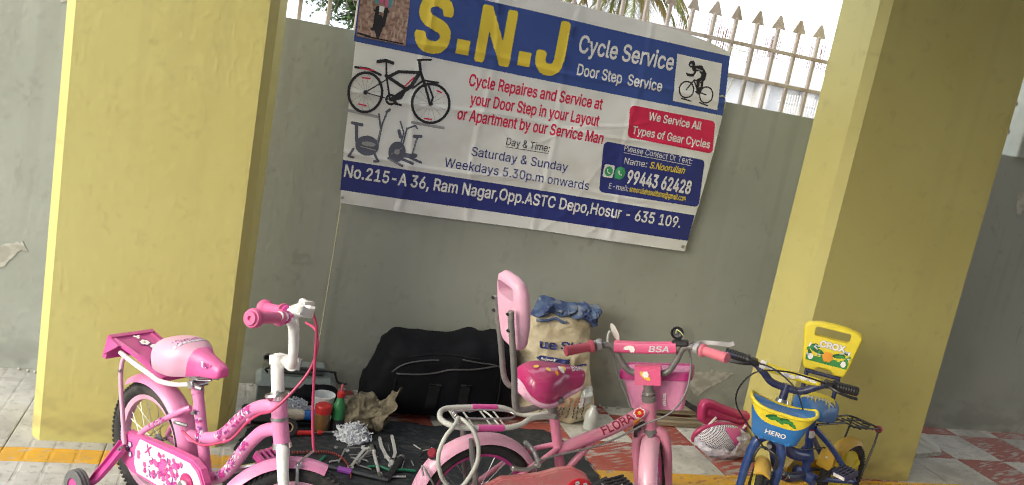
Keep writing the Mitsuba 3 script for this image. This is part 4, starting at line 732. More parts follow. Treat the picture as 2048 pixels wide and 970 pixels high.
for s in (1, -1):
    dz = 0 if s < 0 else -.006; lo = .030 if s < 0 else 0
    a_, b_ = np.array(lp(.520, .722+dz, .185*s)), np.array(lp(.468, .712+2*dz, .262*s)); L = np.linalg.norm(b_-a_)
    g = lathe([(0, -.006), (.021, -.006), (.023, -.002), (.021, .004), (.0155, .008), (.0160, L*.5), (.0170, L*.92), (.0180, L*.96), (.0170, L), (0, L)], 22)
    add('grip', mv(along(g, a_, b_), SB), 'm_grip_old' if s < 0 else 'm_grip_salmon', bk, label='worn dark red grip' if s < 0 else None)
    k = add('brake_lever', mv(cat([tube([lp(.545, .722+dz, .158*s), lp(.535, .721+dz, .172*s)], .016, 14), cbox(lp(.535, .724+dz, .156*s), lp(.575, .742+dz, .176*s), .004), sweep(cr(lps([(.572, .735+dz, .160*s), (.588, .738+dz-lo*.4, .185*s), (.578, .738+dz-lo, .23*s), (.550, .738+dz-lo*1.2, .268*s), (.540, .746+dz-lo*1.2, .284*s)]), 5), np.array([(-.007, -.0045), (.007, -.0045), (.007, .0045), (-.007, .0045)]), up=[0, 0, 1])]), SB), 'm_alloy', bk, smooth=40)
add('brake_cable', tube([spb(.575, .735, -.16), spb(.60, .70, -.13), spb(.61, .62, -.11), spb(.61, .54, -.08), spb(.60, .46, -.05)], .0034, 8, k=7), 'm_cable_grey', bk, smooth=True)
# rear-view mirror stub on the left, rubber horn on the right
add('reflector_arm', mv(tube(lps([(.565, .725, -.135), (.568, .750, -.135), (.572, .770, -.128)]), .0045, 8, k=4), SB), 'm_pale_grey', bk, smooth=True)
M('m_clear_plastic', principled((.66, .62, .60), .15, clearcoat=.8))
add('side_reflector', mv(lathe([(0, -.004), (.018, -.003), (.026, .0), (.018, .003), (0, .004)], 24), np.diag([1, 1.25, 1, 1]), rot([1, 0, 0], 70), rot([0, 0, 1], 35), tr(*lp(.575, .765, -.112)), SB), 'm_clear_plastic', bk, label='small clear plastic reflector on the left of the bar')
k = add('horn', mv(cat([along(lathe([(0, 0), (.012, 0), (.016, .012), (.021, .020), (.022, .028), (.019, .030), (.015, .024), (0, .022)], 24), lp(.60, .764, .100), lp(.50, .768, .092)), cyl(lp(.58, .735, .105), lp(.585, .770, .100), .008, 10), cbox(lp(.548, .722, .080), lp(.590, .742, .135), .005)]), SB), 'm_black_plastic', bk, label='round black horn on its bracket')
add('horn_wire', mv(tube(lps([(.562, .765, .095), (.555, .778, .098), (.55, .77, .112), (.553, .758, .12)]), .0016, 6, k=5), SB), 'm_cord', k, smooth=True); 
add('clear_lens', mv(lathe([(0, 0), (.030, .001), (.033, .003), (.030, .005), (0, .006)], 24), rot([1, 0, 0], 82), rot([0, 0, 1], 40), tr(*lp(.60, .760, .130)), SB), {'type': 'thindielectric'}, k)
# basket in front of the bars
def bq(u, w, v): return lp(u, w, v)
def rr(x0, x1, y0, y1, z, r=.025, n=6):
    pts = []
    for cx, cy, a0 in ((x1-r, y1-r, 0), (x0+r, y1-r, 90), (x0+r, y0+r, 180), (x1-r, y0+r, 270)):
        for a in np.radians(np.linspace(a0, a0+90, n)): pts.append(lp(cx+r*math.cos(a), z, cy+r*math.sin(a)))
    return pts
ub_, lb_ = (.620, .800, -.100, .134), (.655, .765, -.072, .108)
rings = [rr(*[a+(b-a)*t for a, b in zip(ub_, lb_)], .620-.133*t) for t in np.linspace(0, 1, 7)]
inner = [rr(*[a+(b-a)*t+d for (a, b), d in zip(zip(ub_, lb_), (.003, -.003, .003, -.003))], .620-.129*t) for t in np.linspace(1, 0, 7)]
k = add('basket', mv(loft(rings+inner), SB), 'm_hot_pink', bk, smooth=40, label='pink plastic basket with a darker rim')
scene[k]['bsdf'] = {'type': 'ref', 'id': 'm_basket_pink'}
M('m_basket_rim', dusty((.36, .012, .15), amt=.1, rough=.4)); M('m_basket_pink', dusty((.68, .25, .45), amt=.15, rough=.4))
rim = np.array(rr(ub_[0]-.004, ub_[1]+.004, ub_[2]-.004, ub_[3]+.004, .614)); add('rim', mv(sweep(rim, np.array([(-.018, -.003), (-.018, .009), (.009, .009), (.013, .002), (.009, -.003)]), closed=True, up=[0, 0, 1]), SB), 'm_basket_rim', k, smooth=30)
add('worn_print', mv(on_plane(flat(unary_union([sbox(.0065*i, 0, .0065*i+.004, .010+.002*(i % 2)) for i in range(7)]), .02), lp(.648, .505, .052), (-.0, 0, 1), lp(0, 0, -1), .012), SB), 'm_print_white', k, smooth=False, kind='stuff')
add('headset_nut', mv(tube([lp(.5795, .553), lp(.583, .541)], .0245, 6), SB), 'm_grey_paint', bk)
# spiral cable lock hung on the carrier
FR = FRAME[0]
lk = cr(lps([(-.121, .489, .035), (-.150, .482, .080), (-.180, .455, .098), (-.193, .40, .102), (-.175, .34, .098), (-.150, .305, .095), (-.125, .285, .090), (-.095, .287, .088), (-.072, .33, .092), (-.060, .38, .094), (-.068, .43, .092), (-.088, .470, .080), (-.112, .488, .050), (-.118, .480, .020)]), 7)
k = add('cable_lock', tube(lk, .0065, 12, closed=False), 'm_pale_grey', smooth=True, label='grey looped cable lock hanging from the carrier of the middle bicycle', category='lock')
add('lock_body', cyl(lp(-.150, .300, .093), lp(-.128, .268, .090), .012, 12), 'm_dull_steel', k)
add('wire', tube(lps([(-.20, .30, .035), (-.205, .325, .02), (-.19, .31, .04), (-.15, .25, .06), (-.10, .215, .065)]), .003, 8, k=6), 'm_dull_steel', smooth=True, label='thin bent wire tied round the rear mudguard of the middle bicycle', category='wire')
# ------------------------------------------------------------------ small blue bicycle in front of the right pillar
place_bike((2.49, -.96), 202)
bk = thing('blue_bicycle', 'small blue and yellow bicycle with basket and backrest in front of the right pillar', 'bicycle')
SCc = steer_about((.590, .52), (.600, .40), 35)
def spc(u, w, v): return (SCc@np.array([*lp(u, w, v), 1]))[:3]
wheel(bk, (0, .155, 0), .155, .019, .125, ('m_rubber', 'm_yellow_plastic', 'm_black_plastic'), disc=True, hubw=.05)
wheel(bk, (.628, .155, 0), .155, .019, .125, ('m_rubber', 'm_yellow_plastic', 'm_black_plastic'), SCc, disc=True, hubw=.05)
fender(bk, (0, .155), .172, .066, 24, 112, 'm_yellow_dark')
fender(bk, (.625, .155), .171, .060, 62, 128, 'm_yellow_dark', SCc)
k = add('fender_flap', loft([[lp(.150+.010*t, .300-.085*t, v*(.060+.012*t)) for v in np.linspace(-.5, .5, 9)]+[lp(.154+.010*t, .300-.085*t, v*(.058+.012*t)) for v in np.linspace(.5, -.5, 9)] for t in np.linspace(0, 1, 6)]), 'm_yellow_dark', bk)
add('rivet', cyl(lp(.158, .262, .0), lp(.163, .262, 0), .005, 10), 'm_print_white', k)
add('seat_tube', tube([lp(.352, .462), lp(.290, .215)], .0165, 16), 'm_blue', bk)
k = add('seat_post', tube([lp(.348, .450), lp(.358, .492)], .0125, 12), 'm_navy', bk)
sticker = flat(sbox(-.016, -.014, .016, .014), .006); add('sticker', wrap(sticker, [lp(.352, .462), lp(.290, .215)], .0165, .072, lp(.45, .1, -1)), 'm_print_white', bk, smooth=False)
add('sticker', wrap(flat(unary_union([sbox(-.020, .010, -.017, .0135-.02), sbox(-.022, -.012, -.018, .012)]), .006), [lp(.352, .462), lp(.290, .215)], .0165, .072, lp(.45, .1, -1), .0014), 'm_print_red', bk, smooth=False)
mt = cr(lps([(.585, .452), (.52, .385), (.44, .325), (.36, .300), (.315, .298)]), 6)
add('main_tube', tube(mt, [.021, .022, .023], 18), 'm_blue', bk)
dn = cr(lps([(.590, .420), (.555, .345), (.50, .265), (.42, .218), (.29, .205)]), 6)
k = add('down_tube', tube(dn, .0185, 16), 'm_navy', bk)
for q, m in enumerate(('m_print_white', 'm_print_green', 'm_print_yellow')): add('scribble_print', wrap(flat(unary_union([affinity.translate(leaf(.010, 70*(i % 3)-40), .10+.017*i, .008*math.sin(i*2.1)) for i in range(q, 11, 3)]), .005), dn, .0185, .0, lp(.25, .4, -1), .001+.0004*q), m, k, smooth=False, kind='stuff')
add('lug', tube([lp(.325, .318), lp(.300, .275)], [.024, .030, .030, .026], 18), 'm_blue', bk)
add('bottom_bracket', cyl(lp(.290, .205, -.045), lp(.290, .205, .045), .024, 18), 'm_blue', bk)
add('head_tube', tube([lp(.588, .545), lp(.598, .425)], .0205, 18), 'm_blue', bk)
for s in (1, -1):
    add('seat_stay', tube(lps([(.335, .415, .013*s), (.22, .33, .040*s), (.05, .195, .052*s), (-.01, .155, .055*s)]), .0115, 12, k=5), 'm_blue', bk)
    add('chain_stay', tube(lps([(.285, .205, .030*s), (.15, .185, .050*s), (-.01, .155, .056*s)]), .0105, 10, k=5), 'm_blue', bk)
    add('carrier_leg', tube(lps([(-.088, .378, .060*s), (-.075, .30, .062*s), (-.040, .20, .063*s), (-.008, .155, .064*s)]), .0042, 8, k=4), 'm_black_plastic', bk)
    # training wheels
    t = new_key('training_wheel', bk); c = (-.060, .055, .150*s)
    add('tyre', mv(lathe([(.012, -.013), (.046, -.014), (.052, -.008), (.052, .008), (.046, .014), (.012, .013)], 30, True), RY, tr(*lp(*c))), 'm_yellow_dark', t)
    add('bracket', tube(lps([(-.005, .155, .070*s), (-.025, .12, .085*s), (-.050, .075, .105*s), (-.060, .058, .132*s)]), .007, 8, k=4), 'm_black_plastic', t)
    cr_ = add('crank', tube([lp(.290, .205, .055*s), lp(.290+.075*s, .205-.055*s, .075*s)], [.010, .008], 10), 'm_black_plastic', bk)
pedal(bk, (.365, .150), .082, .150, 'm_navy', 'm_print_white', 10); pedal(bk, (.215, .258), -.082, -.150, 'm_navy', 'm_print_white', 10)
add('chain_cover', side_plate(Polygon([(-.03, .18), (.30, .255), (.345, .22), (.33, .165), (.28, .150), (-.02, .130)]).buffer(.008), .045, .014), 'm_yellow_dark', bk)
# carrier
lo = cr(lps([(.10, .405, -.045), (.02, .398, -.060), (-.06, .388, -.066), (-.094, .382, -.045), (-.098, .381, 0), (-.094, .382, .045), (-.06, .388, .066), (.02, .398, .060), (.10, .405, .045)]), 5)
k = add('carrier', tube(lo, .0042, 8), 'm_black_plastic', bk, smooth=True)
add('carrier_wire', cat([tube(lps([(x, .400-.13*(.10-x)*.9, -.058), (x, .400-.13*(.10-x)*.9, .058)]), .003, 6) for x in (.06, .01, -.04)]+[tube(lps([(.10, .402, y), (-.06, .384, y), (-.088, .380, y*.5), (-.06, .384, 0)]), .003, 6, k=4) for y in (-.03, .03)]), 'm_black_plastic', k, smooth=True, kind='stuff')
add('carrier_stay', tube(lps([(.30, .42, 0), (.2, .412, 0), (.09, .403, 0)]), .005, 8), 'm_black_plastic', bk)
add('rear_reflector', cat([mv(lathe([(0, 0), (.016, 0), (.016, .006), (0, .008)], 16), rot([0, 1, 0], 80), tr(*lp(-.098, .376, -.055))), cbox(lp(-.105, .366, -.066), lp(-.085, .386, -.048), .003)]), 'm_print_maroon', bk)
# saddle and backrest, turned a little towards the viewer
TW = rot([0, 0, 1], 32, lp(.335, .5, 0))
k = add('saddle', mv(saddle(.24, [(.205, .040, .498, .480), (.220, .075, .520, .462), (.265, .088, .532, .456), (.33, .074, .534, .456), (.385, .046, .528, .464), (.425, .030, .522, .474), (.445, .018, .512, .486), (.449, .008, .504, .492)]), TW), 'm_blue_plastic', bk, smooth=60, label='blue saddle with a yellow flame print')
def seat_c(o, u0, v0, e):
    V = np.array(o.vertices); out_ = []
    us = [.205, .220, .265, .33, .385, .425, .449]
    for x, y, z in V:
        a, v = u0+x, v0-y; hw = np.interp(a, us, [.04, .075, .088, .074, .046, .03, .01]); top = np.interp(a, us, [.498, .520, .532, .534, .528, .522, .504]); bot = np.interp(a, us, [.48, .462, .456, .456, .464, .474, .492])
        c = min(.97, min(abs(v)/hw, .98)**(1/.75)); out_.append(lp(a, bot+(top-bot)*(1-c*c)**.3+e+.0014, v*(1.01)))
    return mv(mesh(out_, o.faces), TW)
fl = [(.225, -.05)]
for i in range(9):
    y = -.05+.1*i/8; fl += [(.345+.03*math.sin(i*1.9), y+.004), (.300+.01*math.sin(i), y+.010)]
fl = Polygon([(.222, -.055), (.222, .055)]+[(a, -b) for a, b in [(.33, -.066)]+[(.375+.018*math.sin(i*2.3) if i % 2 else .325+.01*math.sin(i), -.046+.092*i/14) for i in range(15)]+[(.33, .066)]]).buffer(0)
add('flame_print', seat_c(flat(fl, .008), 0, 0, 0), 'm_yellow_plastic', k, smooth=False)
add('flame_print', seat_c(flat(unary_union([affinity.translate(leaf(.014, 40+15*i), .335+.012*(i % 2), -.045+.018*i) for i in range(6)]), .006), 0, 0, .0008), 'm_print_silver', k, smooth=False, kind='stuff')
for s in (1, -1): add('backrest_tube', mv(tube(lps([(.33, .450, .050*s), (.26, .446, .056*s), (.215, .446, .060*s), (.195, .465, .060*s), (.190, .53, .060*s), (.180, .66, .060*s)]), .0085, 12, k=6), TW), 'm_navy', bk, smooth=True)
add('backrest_bar', mv(cyl(lp(.190, .590, -.064), lp(.190, .590, .064), .008, 12), TW), 'm_navy', bk)
bp = Polygon([(-.078, .600), (-.030, .600), (-.024, .614), (.024, .614), (.030, .600), (.078, .600), (.090, .64), (.100, .70), (.112, .765), (.102, .785), (.05, .797), (0, .799), (-.05, .797), (-.102, .785), (-.112, .765), (-.100, .70), (-.090, .64)]).buffer(-.005).buffer(.005)
hole = sbox(-.058, .748, .058, .766).buffer(.010)
lean = lambda a, b, d: (TW@np.array([*lp(.192-(b-.60)*.10+d-.014, b, a), 1]))[:3]
bp_face = lambda o, e: mesh([(TW@np.array([*lp(.192-(y-.60)*.10+.020+e, y, -x), 1]))[:3] for x, y, z in o.vertices], o.faces[:, ::1])
k = add('backrest', back_shell(affinity.scale(bp, 1.0, 1.0), hole, .034, .010, lean), 'm_yellow_plastic', bk, smooth=50, label='yellow plastic backrest with a printed panel')
pn = Polygon([(-.078, .638), (.078, .638), (.086, .722), (-.086, .722)]).buffer(-.004).buffer(.004)
rg = random.Random(5)
add('printed_panel', bp_face(flat(pn.difference(sbox(-.2, .66, .2, .8)).union(unary_union([leaf(1, 0)]).intersection(sbox(0, 0, 0.0001, .0001))), .02), .0015), 'm_print_green', k, smooth=False)
for q, m in enumerate(('m_print_dark_green', 'm_print_green', 'm_print_white', 'm_print_orange', 'm_print_silver')):
    g = []
    for s in (-1, 1):
        if q == 0: g += [affinity.translate(leaf(.024, 12*s), s*.040, .682), affinity.translate(leaf(.016, -25*s), s*.060, .70), affinity.translate(leaf(.018, 60*s), s*.066, .665)]
        if q == 1: g += [affinity.translate(leaf(.013, rg.uniform(0, 180)), s*rg.uniform(.02, .08), rg.uniform(.645, .70)) for _ in range(9)]
        if q == 2: g += [affinity.translate(affinity.scale(Point(0, 0).buffer(1, 6), .010, .012), s*.062, .655), affinity.translate(leaf(.010, 80), s*.074, .70)]
        if q == 3: g += [affinity.translate(affinity.scale(Point(0, 0).buffer(1, 6), .012, .020), s*.006, .668)]
        if q == 4: g += [affinity.translate(leaf(.008, rg.uniform(0, 180)), s*rg.uniform(.03, .08), rg.uniform(.66, .715)) for _ in range(6)]
    add('leaf_print', bp_face(flat(unary_union(g).intersection(pn), .02), .0020+.0004*q), m, k, smooth=False, kind='stuff')
g = glyphs('CROX', True, .05); g2 = glyphs('CROX', True, .0)
for gg, m, e in ((g, 'm_print_silver', .0040), (g2, 'm_print_white', .0046)):
    add('lettering', bp_face(flat(affinity.affine_transform(gg, [.0245, 0, 0, .024, -.040, .702]).simplify(.0004), .01), e), m, k, smooth=False)
# fork, bars, grips
for s in (1, -1): add('fork_leg', mv(tube(lps([(.600, .412, .0), (.602, .405, .022*s), (.606, .375, .046*s), (.612, .30, .056*s), (.620, .22, .057*s), (.628, .155, .056*s)]), [.018, .0185, .018, .0165, .015, .012], 16, k=6), SCc), 'm_blue', bk, smooth=True)
for s in (1, -1): bolt(bk, spc(.628, .156, .070*s), (SCc[:3, :3]@np.array(lp(0, 0, s))), .009, .010)
add('worn_print', mv(on_plane(flat(unary_union([sbox(.012*i, 0, .012*i+.007, .011-.002*(i % 2)) for i in range(7)]), .02), lp(.628, .215, -.0745), lp(-.10, 1, 0), lp(-1, -.1, 0), .0), SCc), 'm_print_white', bk, smooth=False, kind='stuff')
add('headset_cup', mv(cat([tube([lp(.5985, .424), lp(.5995, .410)], [.021, .025], 18), tube([lp(.587, .556), lp(.588, .543)], [.020, .025], 18)]), SCc), 'm_chrome', bk)
add('fork_bolt', mv(cyl(lp(.61, .385, 0), lp(.642, .385, 0), .009, 10), SCc), 'm_steel', bk)
add('brake_caliper', mv(cat([tube(lps([(.640, .372, .0), (.640, .372, .03), (.645, .33, .042), (.640, .31, .036)]), .0055, 8, k=4), tube(lps([(.640, .372, .0), (.648, .362, -.03), (.645, .33, -.042), (.640, .31, -.036)]), .0055, 8, k=4)]), SCc), 'm_black_plastic', bk)
add('stem', mv(tube([lp(.587, .55), lp(.580, .612)], .0145, 14), SCc), 'm_navy', bk)
bars = lps([(.565, .655, .235), (.572, .655, .16), (.576, .650, .125), (.580, .632, .095), (.582, .606, .060), (.580, .598, .030), (.580, .598, -.030), (.582, .606, -.060), (.580, .632, -.095), (.576, .650, -.125), (.572, .655, -.16), (.565, .655, -.215)])
add('handlebar', mv(tube(bars, .0138, 14, k=7), SCc), 'm_navy', bk, smooth=True)
for s in (1, -1):
    a_, b_ = np.array(lp(.571, .655, .150*s)), np.array(lp(.560, .655, .238*s)); L = np.linalg.norm(b_-a_)
    prof = [(0, 0), (.019, 0), (.019, .006)]+[(.0165 if i % 2 else .0180, .008+i*(L-.014)/16) for i in range(16)]+[(.018, L-.004), (.016, L), (0, L)]
    add('grip', mv(along(lathe(prof, 18), a_, b_), SCc), 'm_black_plastic', bk)
    k = add('brake_lever', mv(cat([cbox(lp(.560, .645, .118*s), lp(.600, .668, .150*s), .005), tube(lps([(.592, .652, .135*s), (.612, .648, .165*s), (.610, .642, .21*s), (.600, .640, .235*s)]), .006, 8, k=4)]), SCc), 'm_black_plastic', bk)
k = add('bar_pad', mv(tube(lps([(.578, .655, .112), (.578, .648, 0), (.578, .650, -.108)]), .0155, 16, k=6), SCc), 'm_yellow_plastic', bk, smooth=True, label='yellow foam bar pad with faded print')
pp = cr(lps([(.578, .655, .112), (.578, .648, 0), (.578, .650, -.108)]), 6)
for q, m in enumerate(('m_print_silver', 'm_print_white')): add('faded_print', mv(wrap(flat(unary_union([affinity.translate(affinity.scale(Point(0, 0).buffer(1, 5), rg.uniform(.006, .016), rg.uniform(.004, .008)), .03+.018*i, rg.uniform(-.008, .008)) for i in range(q, 10, 2)]+([sbox(.0, -.02, .022, .02)] if q else [])), .006), pp, .0155, 0, lp(1, .3, 0), .001+.0005*q), SCc), m, k, smooth=False, kind='stuff')
add('brake_cable', tube([spc(.595, .66, .12), spc(.63, .665, .06), spc(.66, .63, -.02), spc(.67, .56, -.07), spc(.66, .50, -.09), spc(.62, .45, -.075), np.array(lp(.55, .40, -.04)), np.array(lp(.44, .35, -.03)), np.array(lp(.25, .33, -.03))], .0030, 8, k=8), 'm_black_plastic', bk, smooth=True)
add('brake_cable', tube([spc(.595, .66, -.12), spc(.63, .672, -.06), spc(.655, .675, .03), spc(.665, .645, .12), spc(.66, .57, .16), spc(.65, .50, .15), spc(.645, .43, .08), spc(.645, .37, .01)], .0030, 8, k=8), 'm_black_plastic', bk, smooth=True)
# basket
def bring(t, grow=0):
    n = 40; pts = []
    for a in np.linspace(0, 2*np.pi, n, endpoint=False):
        c, s = math.cos(a), math.sin(a); W_, D_ = .112-.034*t+grow, .070-.030*t+grow
        x = W_*np.sign(c)*abs(c)**.55; y = D_*np.sign(s)*abs(s)**.6
        z = .560-.125*t+(1-t)**3*(.012*math.cos(2*a)+.006*s); pts.append(lp(.690-.004*t+y, z, x))
    return pts
k = add('basket', mv(loft([bring(t) for t in np.linspace(0, .93, 10)]+[bring(1, -.006)]+[bring(t, -.003) for t in np.linspace(.97, 0, 8)]), SCc), 'm_blue_plastic', bk, smooth=45, label='blue plastic basket with a yellow scalloped rim')
def band_pt(a, q):
    dip = .046*max(0, math.cos(a-math.pi/2))**2.0*1.0+.011; t = q*dip/.125
    n = np.array(bring(0)); 
    c, s = math.cos(a), math.sin(a); W_, D_ = .112-.034*t+.0025, .070-.030*t+.0025
    z = .560-.125*t+(1-t)**3*(.012*math.cos(2*a)+.006*s); return lp(.690-.004*t+D_*np.sign(s)*abs(s)**.6, z+.001, W_*np.sign(c)*abs(c)**.55)
band = grid(lambda u, v: np.array([band_pt(2*np.pi*a, b) for a, b in zip(u, v)]), 73, 7)
add('basket_band', mv(band, SCc), 'm_yellow_plastic', k, smooth=True)
rimp = np.array([band_pt(a, 0) for a in np.linspace(0, 2*np.pi, 64, endpoint=False)]); add('rim', mv(tube(rimp, .0065, 10, closed=True), SCc), 'm_yellow_plastic', k, smooth=True)
def on_basket(o, e):
    out_ = []
    for x, y, z in o.vertices:
        t = (.560-y)/.125; W_ = .112-.034*t; c = np.clip(x/W_, -.98, .98); cc_ = abs(c)**(1/.55); s = math.sqrt(max(0, 1-cc_*cc_)); D_ = .070-.030*t; out_.append(lp(.690-.004*t+D_*s**.6+e, y, -x))
    return mv(mesh(out_, o.faces), SCc)
o = txt2('HERO', .017, True, 0, 1.15); o.apply_translation([-.040, .463, 0]); add('lettering', on_basket(o, .0025), 'm_print_white', k, smooth=False)
for q, m in enumerate(('m_print_dark_green', 'm_print_green')): add('leaf_print', on_basket(flat(unary_union([affinity.translate(affinity.rotate(leaf(.020-.006*(i % 2), 20-50*i % 90), 0), -.035+.022*i+.012*q, .536-.007*(i % 2)-.004*q) for i in range(4)]), .008), .0042+.0008*q), m, k, smooth=False, kind='stuff')
for x in (-.045, .0, .045): add('knob', mv(cyl(lp(.716, .447, x), lp(.728, .447, x), .011, 14), SCc), 'm_blue_plastic', k)
add('basket_bracket', mv(cbox(lp(.60, .43, -.02), lp(.655, .445, .02), .004), SCc), 'm_navy', bk)
FRAME[0] = np.eye(4)
# ------------------------------------------------------------------ mat, tools, bags and clutter
def nz(V, f, seed=0, o=4): return meshkit.fbm(np.asarray(V, float)*f, o, seed)-.5
def ridge(V, f, seed=0): return 1-np.abs(2*meshkit.noise(np.asarray(V, float)*f, seed)-1)*1.0
def crumple(o, amp, f, seed, n=2):
    o = o.copy(); N = o.vertex_normals; V = np.array(o.vertices); d = sum(amp/(1.8**k)*(ridge(V, f*1.9**k, seed+k)**2-.4) for k in range(n)); return mesh(V+N*d[:, None], o.faces)
M('m_mat', principled(proc(lambda p, n, uv: mix((.012, .015, .019), (.042, .045, .047), smoothstep(.4, .8, .6*fbm(p.x*9, p.y*12, 2, 4)+.4*noise(p.x*60+p.y*40, p.y*90, 1))*.8)), .6))
M('m_black_cloth', bump(principled(proc(lambda p, n, uv: mix((.0025, .0028, .0045), (.007, .0078, .011), fbm(p.x*14, p.y*14, p.z*14, 4))), .65, specular=.12), lambda p, n, uv: fbm(p.x*40, p.y*40, p.z*40, 3), .002)); M('m_webbing', principled((.008, .009, .011), .7, specular=.2)); M('m_zip', principled((.045, .047, .052), .5))
M('m_sack', bump(principled(proc(lambda p, n, uv: mix((.56, .49, .35), (.36, .30, .20), smoothstep(.35, .75, fbm(p.x*13, p.y*9, p.z*11, 4)))), .6), lambda p, n, uv: .5*noise(p.x*350, p.y*60, 1)+.5*noise(p.z*350, p.y*60, 2)+1.5*fbm(p.x*30, p.y*30, p.z*30, 3), .0016))
M('m_denim', bump(principled(proc(lambda p, n, uv: mix(mix((.040, .065, .16), (.10, .15, .26), smoothstep(.35, .75, fbm(p.x*18, p.y*18, p.z*25, 4))), (.26, .28, .30), smoothstep(.62, .8, noise(p.x*30, p.y*30, p.z*60))*.5)), .85), lambda p, n, uv: noise(p.x*300+p.z*200, p.z*300, p.y*200), .0008))
M('m_burlap', bump(principled(proc(lambda p, n, uv: mix((.15, .13, .09), (.065, .056, .040), smoothstep(.3, .75, fbm(p.x*22, p.y*22, p.z*22, 4)))), .9), lambda p, n, uv: fbm(p.x*80, p.y*80, p.z*80, 3), .003))
M('m_rag', principled((.54, .57, .62), .95, specular=.1)); M('m_plastic_white', principled((.62, .66, .68), .35)); M('m_tool_grey', dusty((.15, .19, .195), (.28, .26, .22), .35, .5, .1)); M('m_tray', principled((.06, .065, .07), .4, .6)); M('m_green_bottle', principled((.02, .17, .055), .18, clearcoat=.6)); M('m_oil', principled((.014, .016, .022), .2, clearcoat=.5)); M('m_honey', principled((.16, .085, .03), .2, clearcoat=.5)); M('m_blue_cap', principled((.01, .10, .36), .35)); M('m_cream', principled((.50, .46, .37), .5)); M('m_card', principled((.36, .27, .17), .8)); M('m_purple', principled((.25, .05, .36), .35)); M('m_green_plastic', principled((.01, .15, .085), .45)); M('m_spring_red', principled((.22, .035, .03), .5)); M('m_wood', bump(principled(proc(lambda p, n, uv: mix((.30, .25, .175), (.15, .115, .075), smoothstep(.35, .7, fbm(p.x*6, p.y*90, p.z*90, 4)))), .85), lambda p, n, uv: fbm(p.x*10, p.y*200, p.z*200, 3), .0012))
M('m_net', bump(principled(proc(lambda p, n, uv: mix((.36, .345, .43), (.55, .54, .62), smoothstep(.35, .7, fbm(p.x*30, p.y*30, p.z*60, 3)))), .5), lambda p, n, uv: fbm(p.x*90, p.y*90, p.z*60, 3)+.4*noise(p.x*25, 1, p.z*160), .004))
def lat(p):
    a, b = (p.x+p.z)*95, (p.x-p.z)*95; fa, fb = a-dr.floor(a), b-dr.floor(b); return dr.maximum(smoothstep(.30, .42, dr.abs(fa-.5)), smoothstep(.30, .42, dr.abs(fb-.5)))
M('m_net_lattice', principled(proc(lambda p, n, uv: mix((.12, .10, .14), (.68, .68, .73), lat(p))), .6))

mat_poly = jag([(.02, -1.25), (.07, -.72), (.12, -.47), (.30, -.375), (.52, -.35), (.70, -.335), (.87, -.362), (1.05, -.348), (1.22, -.352), (1.40, -.345), (1.465, -.43), (1.50, -.58), (1.492, -.77), (1.45, -1.25)], .007, 3, .02)
o = flat(mat_poly, .03); V = np.array(o.vertices); V[:, 2] = .0115+.006*np.maximum(nz(V, 7, 3, 3)+.15, 0)+.008*np.exp(-((V[:, 1]+.35-.02*np.sin(V[:, 0]*20))/.018)**2)*(meshkit.noise(V*[18, 4, 1], 8)-.2)
add('floor_mat', cat([mesh(V, o.faces), mv(mesh(V-[0, 0, .004], o.faces[:, ::-1]))]), 'm_mat', smooth=True, label='dark torn rubber sheet spread on the tiles under the tools', category='mat')

def pillow(poly, T_, R_, step=.008, wr=(), back=True):
    """cushion with this outline in (x, z), bulging towards -y by T_; wr: wrinkles (amplitude, frequency, seed)."""
    import shapely
    o = flat(poly, step); V = np.array(o.vertices); d = shapely.distance(poly.exterior, shapely.points(V[:, 0], V[:, 1])); q = np.clip(d/R_, 0, 1); h = T_*np.sqrt(1-(1-q)**2)
    P = np.column_stack([V[:, 0], V[:, 1], h])
    for a, f, s in wr: h = h+a*np.clip(d/.02, 0, 1)*(ridge(P*[1, .8, 1], f, s)**2-.35)+a*.5*np.clip(d/.02, 0, 1)*(ridge(P[:, [1, 0, 2]]*[1, .7, 1], f*1.9, s+4)**2-.35)
    F = mesh(np.column_stack([V[:, 0], -h, V[:, 1]]), o.faces)
    if not back: return F
    G = mesh(np.column_stack([V[:, 0], h*.35, V[:, 1]]), o.faces[:, ::-1]); u = cat([F, G]); u.merge_vertices(); return u
# toolbox and the things round it
tb_ = thing('toolbox', 'grey green metal toolbox against the wall behind the left bicycle', 'toolbox')
add('body', cbox([.150, -.205, .009], [.47, -.055, .082], .004), 'm_tool_grey', tb_); add('lid', loft([[(.143, -.212, .083), (.143, -.05, .083), (.165, -.06, .104), (.165, -.19, .096)], [(.478, -.212, .083), (.478, -.05, .083), (.455, -.06, .104), (.455, -.19, .096)]]), 'm_tool_grey', tb_, smooth=False)
add('upper_tray', cbox([.215, -.105, .100], [.43, -.040, .142], .004), 'm_tool_grey', tb_)
add('handle', tube([(.19, -.11, .105), (.20, -.112, .128), (.45, -.112, .128), (.475, -.11, .115), (.492, -.115, .082), (.53, -.12, .080)], .0048, 8, k=4), 'm_black_plastic', tb_, smooth=True)
add('handle', tube([(.23, -.125, .112), (.42, -.126, .118)], .004, 8), 'm_black_plastic', tb_)
o = trimesh.creation.icosphere(4, 1.0); o.apply_transform(np.diag([.105, .060, .062, 1])); o.apply_translation([.40, -.245, .045]); o.vertices[:, 2] = np.maximum(o.vertices[:, 2], .012); add('black_cloth', crumple(o, .018, 16, 4), 'm_black_cloth', smooth=True, label='black crumpled cloth against the front of the toolbox', category='cloth')
dp = add('drain_pipe', mv(lathe([(.010, -.004), (.010, .012), (.0155, .014), (.017, .008), (.017, -.004)], 20, True), rot([1, 0, 0], 90), tr(.185, -.002, .135)), 'm_grey_rubber', label='short pipe end sticking out of the wall above the toolbox', category='pipe')
